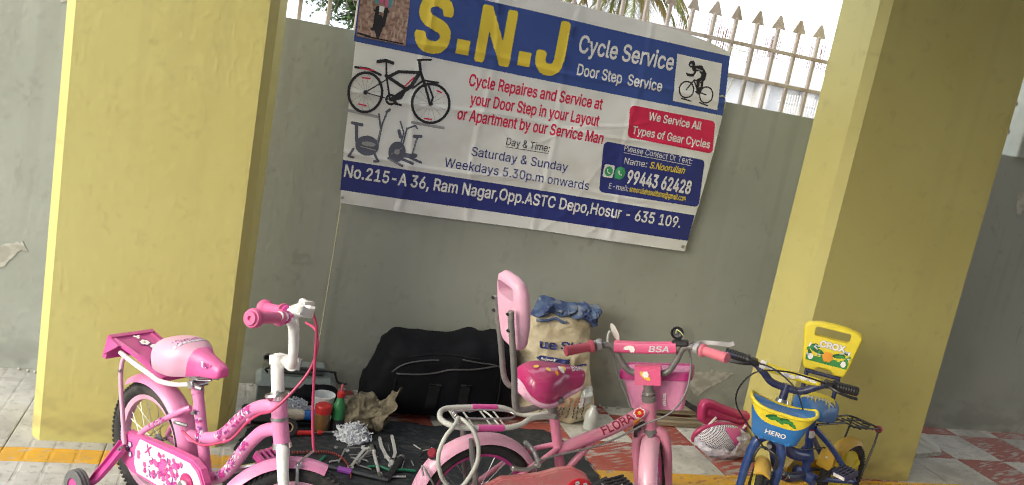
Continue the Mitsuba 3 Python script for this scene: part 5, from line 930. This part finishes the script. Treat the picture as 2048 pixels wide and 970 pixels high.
add('bore', mv(lathe([(0, 0), (.0105, 0), (.0105, .002), (0, .002)], 16), rot([1, 0, 0], 90), tr(.185, -.006, .135)), 'm_oil', dp)
k = add('tool_tray', loft([[(x, y, z) for x, y in Polygon([(.10, -.445), (.385, -.445), (.385, -.285), (.10, -.285)]).buffer(-.03).buffer(.03-d, 6).exterior.coords[:-1]] for z, d in ((.013, .012), (.030, 0), (.032, -.003), (.032, .004), (.018, .014))]), 'm_tray', smooth=40, label='shallow dark metal tray in front of the toolbox', category='tray')
def rag(name, c, r, h, n, seed, label):
    q = np.random.default_rng(seed); S_ = []
    for i in range(n):
        a, d = q.uniform(0, 6.28), math.sqrt(q.uniform(0, 1)); p = np.array([math.cos(a)*d*r[0], math.sin(a)*d*r[1], h*(1-d*d)*q.uniform(.75, 1.0)+.004]); P = [p]; v = unit(q.normal(0, 1, 3)*[1, 1, .5])
        for _ in range(6):
            v = unit(v+q.normal(0, .75, 3)*[1, 1, .55]-.35*(p/np.array([r[0], r[1], h*2]))*[1, 1, .5]); p = p+v*.0065; p = np.array([p[0], p[1], max(p[2], .004)]); P.append(p)
        P = cr(np.array(P), 3); S_.append(sweep(P, np.array([(-.0026, -.0010), (.0026, -.0010), (.0026, .0010), (-.0026, .0010)])*q.uniform(.6, 1.3), scale=None))
    b = trimesh.creation.icosphere(3, 1.0); b.apply_transform(np.diag([r[0]*.9, r[1]*.9, h*.8, 1])); b.vertices[:, 2] = np.maximum(b.vertices[:, 2], .0); S_.append(crumple(b, .012, 40, seed))
    return add(name, mv(cat(S_), tr(*c)), 'm_rag', smooth=False, label=label, category='rag')
rag('cotton_rag', (.30, -.365, .030), (.075, .055), .055, 420, 2, 'white cotton waste heaped on the dark tray')
rag('cotton_rag', (.528, -.520, .014), (.060, .066), .044, 480, 3, 'white cotton waste lying on the black sheet in front of the brown bag')
k = add('plastic_bottle', mv(lathe([(0, 0), (.020, 0), (.022, .006), (.022, .075), (.018, .088), (.012, .094)], 22), rot([0, 1, 0], 90), tr(.245, -.418, .054)), 'm_cream', smooth=40, label='cream plastic bottle with a blue cap lying on the tray', category='bottle')
add('cap', cyl((.338, -.418, .054), (.385, -.418, .054), .021, 20), 'm_blue_cap', k)
k = add('plastic_tub', mv(lathe([(0, .003), (.034, .003), (.036, .006), (.0445, .112), (.0475, .112), (.0475, .118), (.043, .118), (.0345, .010), (0, .008)], 36), tr(.408, -.375, .012)), 'm_plastic_white', smooth=40, label='translucent white plastic tub beside the green bottle', category='tub')
k = add('jar', mv(lathe([(0, 0), (.028, 0), (.031, .004), (.032, .070), (.029, .078), (0, .078)], 28), tr(.404, -.455, .012)), 'm_honey', smooth=40, label='small brown jar with a red lid in front of the white tub', category='jar')
add('lid', mv(lathe([(0, .108), (.029, .108), (.032, .105), (.0335, .098), (.0335, .076), (.030, .076), (.030, .074), (0, .074)], 30), tr(.404, -.455, .012)), 'm_red_plastic', k)
k = add('oil_bottle', mv(lathe([(0, .048), (.0255, .048), (.0258, .085), (.024, .102), (.017, .122), (.0135, .135), (.0135, .142), (0, .142)], 26), tr(.467, -.440, .012)), 'm_green_bottle', smooth=40, label='green squeeze bottle with a red cap', category='bottle')
add('dark_base', mv(lathe([(0, 0), (.023, 0), (.0258, .005), (.0258, .0478), (0, .0478)], 26), tr(.467, -.440, .012)), 'm_oil', k); add('cap', mv(lathe([(0, .138), (.0145, .138), (.0160, .142), (.0155, .158), (.009, .164), (0, .164)], 20), tr(.467, -.440, .012)), 'm_red_plastic', k); add('nozzle', mv(lathe([(0, .160), (.0060, .162), (.0050, .176), (.006, .180), (.0045, .192), (0, .192)], 12), tr(.467, -.440, .012)), 'm_grip_old', k)
# crumpled brown bag with an open mouth
pts = []
o = trimesh.creation.icosphere(5, 1.0); V = np.array(o.vertices); V = V*np.array([.095, .065, .080]); V[:, 2] = np.where(V[:, 2] < -.045, -.045+(V[:, 2]+.045)*.1, V[:, 2]); body = crumple(mesh(V, o.faces), .022, 17, 7, 3); body.apply_translation([.575, -.400, .062])
def mouth(u, v):
    a = u*2*np.pi; R_ = .030+.055*v+.016*np.sin(a*3+v*2)*v+.010*np.sin(a*7+1)*v; ax = v*.095
    return np.stack([.605+ax*.62+R_*np.sin(a)*.35+.012*np.sin(a*5)*v, -.430-ax*.25+R_*np.cos(a)*.75, .075+ax*.45+R_*np.sin(a)*.95], 1)
mo = grid(mouth, 60, 16); mo = crumple(mo, .014, 26, 5)
kb = add('paper_bag', cat([body]), 'm_burlap', smooth=25, label='crumpled brown bag between the green bottle and the black holdall', category='bag')
add('open_mouth', mo, 'm_burlap', kb, smooth=25)
M('m_tool_steel', dusty((.42, .43, .44), (.2, .17, .14), .4, .38, .2)); M('m_tool_dark', dusty((.20, .205, .21), (.16, .12, .10), .4, .45, .1))
# hand tools on the sheet
Z = .018
def bar(a, b, r, n=8, z=Z): return tube([(*a, z), (*b, z)], r, n)
k = thing('screwdriver', 'screwdriver with a red handle lying before the jar', 'screwdriver'); sz = .024
add('handle', tube([(.305, -.520, sz), (.312, -.519, sz), (.335, -.517, sz), (.368, -.513, sz), (.375, -.512, sz)], [.006, .0105, .0095, .0095, .007], 12, k=4), 'm_red_plastic', k, smooth=30); add('shaft', bar((.375, -.512), (.475, -.490), .0028, 8, sz), 'm_chrome', k); add('collar', bar((.388, -.5095), (.405, -.506), .0085, 10, sz), 'm_red_plastic', k)
k = add('tape_roll', mv(lathe([(.020, -.009), (.036, -.009), (.036, .009), (.020, .009)], 32, True), rot([1, 0, 0], 62), tr(.272, -.515, .042)), 'm_black_plastic', label='roll of black tape standing tilted beside the screwdriver', category='tape'); add('card_core', mv(lathe([(.016, -.0085), (.0198, -.0085), (.0198, .0085), (.016, .0085)], 28, True), rot([1, 0, 0], 62), tr(.272, -.515, .042)), 'm_card', k)
def plate2(poly, z0, th): o = extrude(poly, th); o.apply_translation([0, 0, z0]); return o
LS = lambda pts, w: LineString(pts).buffer(w/2, cap_style=1)
jl = unary_union([LS([(.632, -.525), (.630, -.60), (.637, -.672), (.652, -.735)], .011), LS([(.652, -.735), (.648, -.775)], .016)]); jr = unary_union([LS([(.681, -.520), (.678, -.60), (.673, -.672), (.652, -.735)], .011), LS([(.652, -.735), (.640, -.772)], .016)])
k = thing('pliers', 'steel pliers lying with their two handles spread towards the wall', 'pliers'); add('handle', plate2(jl, .016, .009), 'm_tool_steel', k, smooth=False); add('handle', plate2(jr, .0255, .008), 'm_tool_steel', k, smooth=False); add('pivot', cyl((.652, -.735, .030), (.652, -.735, .038), .009, 12), 'm_chrome', k)
def spanner(a, b, w, h1, h2, th=.007, z=.016):
    a, b = np.array(a), np.array(b); d = unit(b-a); p = LS([a, b], w)
    for c, s, hh in ((a, -1, h1), (b, 1, h2)):
        q = Point(*c).buffer(hh, 12); p = p.union(q)
        if hh > .012: p = p.difference(LS([c+d*s*.003, c+d*s*hh*1.4], hh*.85))
        else: p = p.difference(Point(*c).buffer(hh*.5))
    return plate2(p, z, th)
add('spanner', spanner((.566, -.615), (.492, -.782), .0105, .0165, .012), 'm_tool_steel', smooth=False, label='open ended spanner lying aslant right of the white rag', category='spanner')
add('spanner', spanner((.575, -.655), (.520, -.755), .009, .011, .010, .006, .026), 'm_tool_dark', smooth=False, label='darker short spanner lying over the aslant one', category='spanner')
k = add('box_wrench', tube([(.592, -.835, .022), (.592, -.68, .023), (.592, -.655, .025)], [.006, .0065, .009], 10), 'm_tool_steel', label='chrome box wrench pointing to the wall left of the pliers', category='wrench'); add('socket', cat([tube([(.592, -.658, .025), (.591, -.618, .027)], .0135, 6), tube([(.592, -.865, .022), (.592, -.830, .022)], .011, 6)]), 'm_chrome', k)
k = thing('hand_pump', 'black hand pump lying before the pliers', 'pump'); add('barrel', bar((.690, -.712), (.615, -.872), .0125, 14, .028), 'm_black_plastic', k); add('cap', bar((.694, -.703), (.688, -.716), .0138, 14, .028), 'm_grey_rubber', k)
k = thing('bicycle_pump', 'long dark pump with a purple collar lying at the front of the sheet', 'pump'); add('barrel', bar((.385, -.775), (.62, -.872), .0085, 12, .021), 'm_tray', k); add('collar', bar((.445, -.800), (.492, -.8195), .0112, 14, .021), 'm_purple', k)
add('strap', tube([(.555, -.775, .020), (.60, -.770, .022), (.64, -.795, .020), (.69, -.79, .022), (.735, -.795, .020)], .0055, 8, k=5), 'm_green_plastic', smooth=True, label='thin dark green strip lying across the tools', category='strip')
add('spring_cable', cat([tube([(p[0]+.0045*math.cos(i*1.1)*0, p[1]+.0045*math.cos(i*1.1), p[2]+.0045*math.sin(i*1.1)) for i, p in enumerate(cr([(.285, -.685, .020), (.36, -.672, .020), (.425, -.672, .021), (.468, -.72, .022), (.488, -.80, .020), (.485, -.86, .020)], 40))], .0022, 5)]), 'm_spring_red', smooth=True, label='coiled reddish spring cable curving over the front of the sheet', category='cable')
for a, b, r, m, l in (((.452, -.745), (.487, -.628), .0032, 'm_tool_dark', 'thin steel rod left of the aslant spanner'), ((.385, -.735), (.405, -.700), .006, 'm_green_plastic', 'short green tool handle under the spring cable'), ((.418, -.742), (.452, -.728), .0035, 'm_tool_steel', 'short bright pin beside the green handle'), ((.655, -.635), (.657, -.585), .0045, 'm_chrome', 'small bright bit between the plier handles'), ((.632, -.842), (.690, -.835), .004, 'm_tool_steel', 'thin bright rod beside the black pump'), ((.50, -.70), (.56, -.715), .0035, 'm_tool_dark', 'thin dark rod lying under the spanners')):
    add('small_tool', bar(a, b, r, 10, .018), m, label=l, category='tool')
rt = random.Random(12)
for i in range(16):
    x, y, a = rt.uniform(.43, .80), rt.uniform(-.86, -.60), rt.uniform(0, 3.14); l = rt.uniform(.03, .075); c, s_ = math.cos(a), math.sin(a); q = [(x, y, .0185), (x+c*l, y+s_*l, .0185)]
    if i % 3 == 0: q += [(x+c*l-s_*.016, y+s_*l+c*.016, .0185)]
    o = tube(q, rt.uniform(.0018, .0034), 6) if i % 3 < 2 else mv(lathe([(.0035, -.003), (.0075, -.003), (.0075, .003), (.0035, .003)], 6, True), tr(x, y, .0195))
    add(('hex_key', 'metal_pin', 'hex_nut')[i % 3], o, ('m_tool_steel', 'm_tool_dark')[i % 2], label=('small bent hex key lying loose among the tools on the dark sheet', 'thin straight metal pin lying loose among the tools on the dark sheet', 'small loose nut lying among the tools on the dark sheet')[i % 3], category=('hex key', 'pin', 'nut')[i % 3], group=('loose hex keys', 'loose pins', 'loose nuts')[i % 3])
add('bent_wire', tube([(.775, -.66, .016), (.80, -.625, .020), (.828, -.635, .022), (.82, -.67, .018), (.785, -.685, .016), (.765, -.70, .018), (.80, -.72, .016), (.83, -.70, .018)], .0024, 6, k=6), 'm_black_plastic', smooth=True, label='bent black wire loop on the sheet left of the middle bicycle', category='wire')
# black holdall
def bag_ring(x, top, y0, y1, n=44):
    pts = []
    cz, hz, cy, hy = top/2+.005, top/2-.004, (y0+y1)/2, (y1-y0)/2
    for a in np.linspace(0, 2*np.pi, n, endpoint=False):
        c, s = math.cos(a), math.sin(a); pts.append((x, cy+hy*np.sign(c)*abs(c)**.5*(1-.22*max(0, s)), cz+hz*np.sign(s)*abs(s)**.42))
    return pts
B = np.array([(.585, .07, -.20, -.12), (.595, .13, -.27, -.07), (.62, .17, -.30, -.05), (.655, .285, -.315, -.035), (.70, .345, -.325, -.03), (.78, .350, -.335, -.03), (.87, .345, -.34, -.03), (.95, .352, -.345, -.03), (1.03, .385, -.345, -.03), (1.09, .368, -.335, -.03), (1.14, .378, -.325, -.03), (1.20, .362, -.31, -.03), (1.24, .30, -.29, -.04), (1.255, .20, -.24, -.08)])
xs = cr(B, 7)
bag = loft([bag_ring(*q) for q in xs]); Vb = np.array(bag.vertices); bag = mesh(Vb+bag.vertex_normals*(.010*nz(Vb, 8, 2, 3)+.005*(ridge(Vb*[1, 1, 1.6], 12, 6)**3-.3)+.006*np.exp(-((Vb[:, 2]-.30-.02*np.sin(Vb[:, 0]*6))/.012)**2))[:, None]*np.clip((Vb[:, 2:]-.005)/.05, 0, 1), bag.faces)
bag.apply_translation([0, 0, .010])
kb = add('holdall', bag, 'm_black_cloth', smooth=True, label='large black holdall bag lying against the wall', category='bag')
tri = trimesh.Trimesh(bag.vertices, bag.faces, process=False)
def front(x, z, off=.003, lo=-1.2):
    """the point of the bag's front at (x, z), off metres proud of it."""
    d = (np.abs(Vb[:, 0]-x)/.02)**2+(np.abs(bag.vertices[:, 2]-z)/.02)**2; m_ = bag.vertices[:, 1] < (-.19 if z < .30 else -.1); i = np.argsort(np.where(m_, d, 1e9))[:6]; w = 1/(d[i]+.05); return (x, float((np.array(bag.vertices)[i, 1]*w).sum()/w.sum())-off, z)
def piping(name, pts, r, m): add(name, tube(np.array([front(x, z) for x, z in cr(np.column_stack([np.array(pts), np.zeros(len(pts))]), 6)[:, :2]]), r, 6), m, kb, smooth=True)
piping('zipper', [(.70, .222), (.78, .228), (.86, .240), (.93, .262), (1.03, .272), (1.13, .288)], .0042, 'm_zip'); piping('zipper', [(.665, .205), (.72, .262), (.80, .290), (.87, .296)], .0036, 'm_zip'); piping('piping', [(.97, .310), (1.04, .303), (1.13, .290), (1.17, .27)], .0036, 'm_zip'); piping('piping', [(.74, .300), (.84, .315), (.95, .322), (1.05, .318)], .0030, 'm_webbing'); piping('piping', [(.70, .20), (.70, .12), (.715, .05)], .003, 'm_webbing'); piping('piping', [(1.155, .26), (1.165, .15), (1.155, .06)], .003, 'm_webbing')
def strap(pts, w): 
    P = np.array([front(x, z, .005) for x, z in pts]); P = cr(P, 5); add('strap', sweep(P, np.array([(-w/2, -.002), (w/2, -.002), (w/2, .002), (-w/2, .002)]), up=[1, 0, 0]), 'm_webbing', kb, smooth=False)
strap([(.868, .186), (.866, .14), (.860, .08), (.858, .025)], .046); strap([(1.000, .196), (1.000, .14), (1.002, .09), (1.004, .03)], .040); strap([(.842, .190), (.868, .191), (.896, .190)], .012); strap([(.978, .199), (1.0, .200), (1.024, .199)], .012)
# printed sack with jeans on top
def sack_sec(z):
    t = np.interp(z, [0, .03, .10, .20, .30, .38, .46, .50], range(8)); g = lambda *v: np.interp(t, range(8), v)
    return g(1.485, 1.485, 1.48, 1.47, 1.455, 1.46, 1.475, 1.48), g(-.165, -.165, -.160, -.145, -.125, -.105, -.09, -.085), g(.160, .198, .205, .180, .178, .165, .150, .13), g(.075, .105, .115, .11, .10, .085, .065, .03)
def sack_front(x, z):
    cx, cy, hx, hy = sack_sec(z); q = np.clip(np.abs((x-cx)/hx), 0, .985); y = cy-hy*(1-q**2.6)**(1/2.6)
    P = np.stack([np.asarray(x, float)*1.0, np.asarray(z, float)*1.6, np.asarray(x, float)*0+1], -1); return y-.020*(ridge(P*[1, .7, 1], 10, 4)**2-.4)-.013*(ridge(P*[1, .45, 1], 24, 9)**2-.4)-.006*(ridge(P, 55, 3)**2-.4)
rs = []
for z in np.linspace(0, .50, 44):
    cx, cy, hx, hy = sack_sec(z); pts = []
    for a in np.linspace(0, 2*np.pi, 72, endpoint=False):
        c, s = math.cos(a), math.sin(a); x = cx+hx*np.sign(c)*abs(c)**.77; y = cy+hy*np.sign(s)*abs(s)**.77
        if s < 0: y = y+(sack_front(x, z)-(cy-hy*(1-min(.985, abs((x-cx)/hx))**2.6)**(1/2.6)))*min(1, -s*2)
        pts.append((x, y, z+.011))
    rs.append(pts)
ks = add('sack', loft(rs), 'm_sack', smooth=50, label='cream woven sack with blue lettering leaning on the wall', category='sack')
def on_sack(o, e=.011):
    V = np.array(o.vertices); return mesh(np.column_stack([V[:, 0], sack_front(V[:, 0], V[:, 1]-.011)-e, V[:, 1]]), o.faces[:, ::1])
def sack_words(t, x0, x1, z, h, m, shear=0, tilt=0, e=.011):
    p = glyphs(t, True, .02); a, b, c, d = p.bounds; p = affinity.affine_transform(p, [(x1-x0)/(c-a), shear*h, tilt, h, x0-a*(x1-x0)/(c-a), z]); add('lettering', on_sack(flat(p.simplify(.0006), .010), e), m, ks, smooth=False)
M('m_sack_blue', principled((.025, .032, .16), .55)); M('m_sack_red', principled((.38, .10, .06), .6)); M('m_sack_black', principled((.045, .04, .035), .6))
sack_words('ue Shi', 1.352, 1.555, .352, .036, 'm_sack_blue'); add('printed_label', on_sack(flat(Polygon([(1.338, .312), (1.352, .302), (1.50, .296), (1.50, .316), (1.352, .322)]), .01), .010), 'm_sack_blue', ks, smooth=False); sack_words('Rajwadi', 1.358, 1.43, .305, .010, 'm_print_white', e=.014)
add('printed_label', on_sack(flat(sbox(1.43, .284, 1.60, .292), .01), .010), 'm_sack_blue', ks, smooth=False); add('printed_label', on_sack(flat(Polygon([(1.565, .10), (1.64, .12), (1.645, .19), (1.60, .20), (1.57, .17)]), .01), .010), 'm_plastic_white', ks, smooth=False)
for i in range(7): sack_words('|| | ||| | || |', 1.37+.01*(i % 2), 1.60, .055+.0145*i, .007, 'm_sack_red' if i > 3 else 'm_sack_black')
add('clear_bottle', mv(lathe([(0, 0), (.028, 0), (.032, .005), (.030, .045), (.033, .055), (.026, .085), (.014, .10), (.013, .112), (0, .112)], 24), tr(1.635, -.300, .012)), 'm_clear_bottle', smooth=40, label='clear plastic bottle at the lower right corner of the sack', category='bottle')
M('m_clear_bottle', principled((.38, .40, .40), .12, clearcoat=.6))
def jean(c, r, seed, tilt):
    o = trimesh.creation.icosphere(5, 1.0); V = np.array(o.vertices); V = np.sign(V)*np.abs(V)**.75*np.array(r); o = crumple(mesh(V, o.faces), .016, 15, seed, 3); return mv(o, rot([0, 1, 0], tilt), tr(*c))
jo = Polygon([(1.322, .470), (1.338, .515), (1.350, .560), (1.372, .568), (1.43, .556), (1.485, .546), (1.535, .548), (1.545, .52), (1.515, .492), (1.49, .478), (1.455, .470), (1.41, .487), (1.37, .462), (1.34, .458)])
kj = add('jeans', mv(pillow(jo, .075, .06, .006, ((.016, 22, 3), (.008, 55, 5))), tr(0, -.09, 0)), 'm_denim', smooth=28, label='faded blue jeans folded on top of the sack', category='jeans')
jl2 = Polygon([(1.46, .482), (1.50, .505), (1.53, .545), (1.575, .560), (1.60, .548), (1.648, .550), (1.664, .528), (1.650, .49), (1.655, .455), (1.632, .440), (1.60, .462), (1.56, .475), (1.52, .468)])
add('trouser_leg', mv(pillow(jl2, .085, .07, .006, ((.018, 24, 9), (.008, 60, 2))), tr(0, -.095, 0)), 'm_denim', kj, smooth=28); add('waistband', tube([(1.335, -.150, .462), (1.375, -.166, .468), (1.42, -.172, .484), (1.455, -.176, .470), (1.475, -.175, .474)], .0065, 8, k=4), 'm_denim', kj, smooth=True)
add('coiled_wire', cat([mv(lathe([(.022+.003*i, -.001), (.024+.003*i, 0), (.022+.003*i, .001)], 28, True), rot([1, 0, 0], 80+6*i), rot([0, 0, 1], 10*i), tr(1.675, -.03, .175)) for i in range(3)]), 'm_dull_steel', smooth=True, label='small coil of thin wire hanging on the wall right of the sack', category='wire')
# planks, black hose, child seat in a net
pl = thing('wooden_pallet', 'pair of rough wooden planks lying at the wall right of the middle bicycle', 'planks')
for a, b in (([1.97, -.135, .040], [2.37, -.045, .064]), ([1.95, -.215, .010], [2.345, -.145, .034])): add('plank', cbox(a, b, .003), 'm_wood', pl, smooth=False)
for x in (2.02, 2.30): add('crosspiece', cbox([x-.02, -.13, .010], [x+.02, -.05, .0395], .002), 'm_wood', pl, smooth=False)
add('black_hose', tube([(2.12, -.14, .16), (2.17, -.15, .125), (2.23, -.17, .095), (2.30, -.20, .085), (2.36, -.22, .075)], .0135, 10, k=5), 'm_rubber', smooth=True, label='black rubber tube hanging down behind the pink basket to the planks', category='tube')
cs = thing('child_seat', 'magenta bicycle child seat wrapped in white netting beside the right pillar', 'child seat')
def kid(u, v):
    a = u*2*np.pi; c, s = np.cos(a), np.sin(a); return c, s
ol = Polygon([(-.155, -.030), (-.150, .030), (-.11, .052), (-.03, .046), (.05, .036), (.12, .030), (.160, .000), (.150, -.030), (.10, -.048), (.0, -.050), (-.10, -.052)]).buffer(-.012).buffer(.022, 8)
rings = []
for ins, d in ((.016, 0), (.004, .008), (0, .020), (.005, .034), (.020, .042), (.034, .036), (.046, .034)):
    e = ol.buffer(-ins).exterior; c = ol.centroid
    rings.append([(q.x, q.y, d) for q in [e.interpolate(t, normalized=True) for t in np.linspace(0, 1, 64, endpoint=False)]])
# outlines start at different corners: line them up by angle
rings = [sorted(r_, key=lambda q: math.atan2(q[1]*2.4, q[0])) for r_ in rings]
so = Polygon([(2.092, .205), (2.098, .235), (2.118, .246), (2.16, .241), (2.22, .222), (2.30, .202), (2.36, .196), (2.402, .182), (2.406, .165), (2.39, .148), (2.352, .100), (2.30, .098), (2.22, .112), (2.14, .125), (2.104, .140), (2.095, .178)]).buffer(-.006).buffer(.006, 6)
bx = cat([mv(pillow(so, .022, .040, .006), tr(0, -.42, .0)), tube([(q.x, -.436, q.y) for q in [so.buffer(-.018).exterior.interpolate(t, normalized=True) for t in np.linspace(0, 1, 70, endpoint=False)]], .0175, 12, closed=True), mv(pillow(so.buffer(-.040), .014, .008, .006), tr(0, -.437, .004))])
M('m_seat_magenta', dusty((.36, .018, .105), amt=.1, rough=.45))
add('seat_back', bx, 'm_seat_magenta', cs, smooth=50)
for x, z in ((2.150, .158), (2.315, .128)): add('bracket', mv(cbox([-.006, -.003, -.026], [.006, .003, .026], .002), rot([0, 1, 0], 35), tr(x, -.475, z)), 'm_print_white', cs)
o = trimesh.creation.icosphere(5, 1.0); V = np.array(o.vertices); V = np.sign(V)*np.abs(V)**.85*np.array([.128, .095, .080]); V[:, 2] = np.maximum(V[:, 2], -.070); lower = crumple(mesh(V, o.faces), .010, 20, 5, 3); lower.apply_translation([2.225, -.470, .072]); 
keep = lower.triangles_center[:, 2] < .066+.075*np.clip((lower.triangles_center[:, 0]-2.225)/.05, 0, 1)+.008*np.sin(lower.triangles_center[:, 0]*70); add('netting', mesh(lower.vertices, lower.faces[keep]), 'm_net', cs, smooth=True, label='crumpled translucent white netting')
V2 = np.array(o.vertices)*np.array([.126, .084, .082]); up_ = mesh(V2+[2.222, -.468, .074], o.faces); add('net_mesh', mesh(up_.vertices, up_.faces[up_.triangles_center[:, 2] > .0]), 'm_net_lattice', cs, smooth=True)
ro = np.array([(2.222+.134*math.cos(a), -.450-.03*math.sin(a), .070+.080*math.sin(a)) for a in np.linspace(1.0, math.pi+.35, 30)]); add('seat_rim', tube(ro, [.008, .013, .013, .008], 10), 'm_seat_magenta', cs, smooth=True)
fp = Polygon([(-.065, .03), (.05, .025), (.068, .0), (.03, -.045), (-.005, -.045), (-.03, -.015)]).buffer(.008); o = flat(fp, .012)
def on_net(x, z, e): 
    q = max(0, 1-((x-2.222)/.126)**2-((z-.074)/.082)**2); return (x, -.468-.084*math.sqrt(q)-e, z)
kf = add('seat_flap', mesh([on_net(2.270+x, .110+y, .006) for x, y, z in o.vertices], o.faces), 'm_hot_pink', cs, smooth=True)
add('scribble_print', mesh([on_net(2.272+x, .106+y, .0075) for x, y, z in flat(unary_union([leaf(.028, -20), affinity.translate(leaf(.02, 15), .012, -.008)]), .01).vertices], flat(unary_union([leaf(.028, -20), affinity.translate(leaf(.02, 15), .012, -.008)]), .01).faces), 'm_print_white', kf, smooth=False)
add('broken_slab', mv(loft([[(x, y, z) for x, y in [(3.40, -.43), (3.60, -.385), (3.66, -.28), (3.70, -.16), (3.58, -.14), (3.46, -.28)]] for z in (0, .022)]), tr(0, 0, .009)), 'm_bare_plaster', smooth=False, label='broken piece of pale slab lying right of the right pillar', category='slab')
st_ = []
for i in range(170):
    x = rng.uniform(-.9, 2.4) if i < 130 else rng.uniform(.3, .95); y = -.012-abs(rng.gauss(0, .016)); r_ = rng.uniform(.002, .008); o = trimesh.creation.icosphere(1, r_); o.vertices *= nr.uniform(.6, 1.2, (len(o.vertices), 1)); o.apply_translation([x, y, .009+r_*.4]); st_.append(o)
add('rubble', cat(st_), 'm_bare_plaster', smooth=False, kind='stuff', label='crumbs of plaster along the foot of the wall')
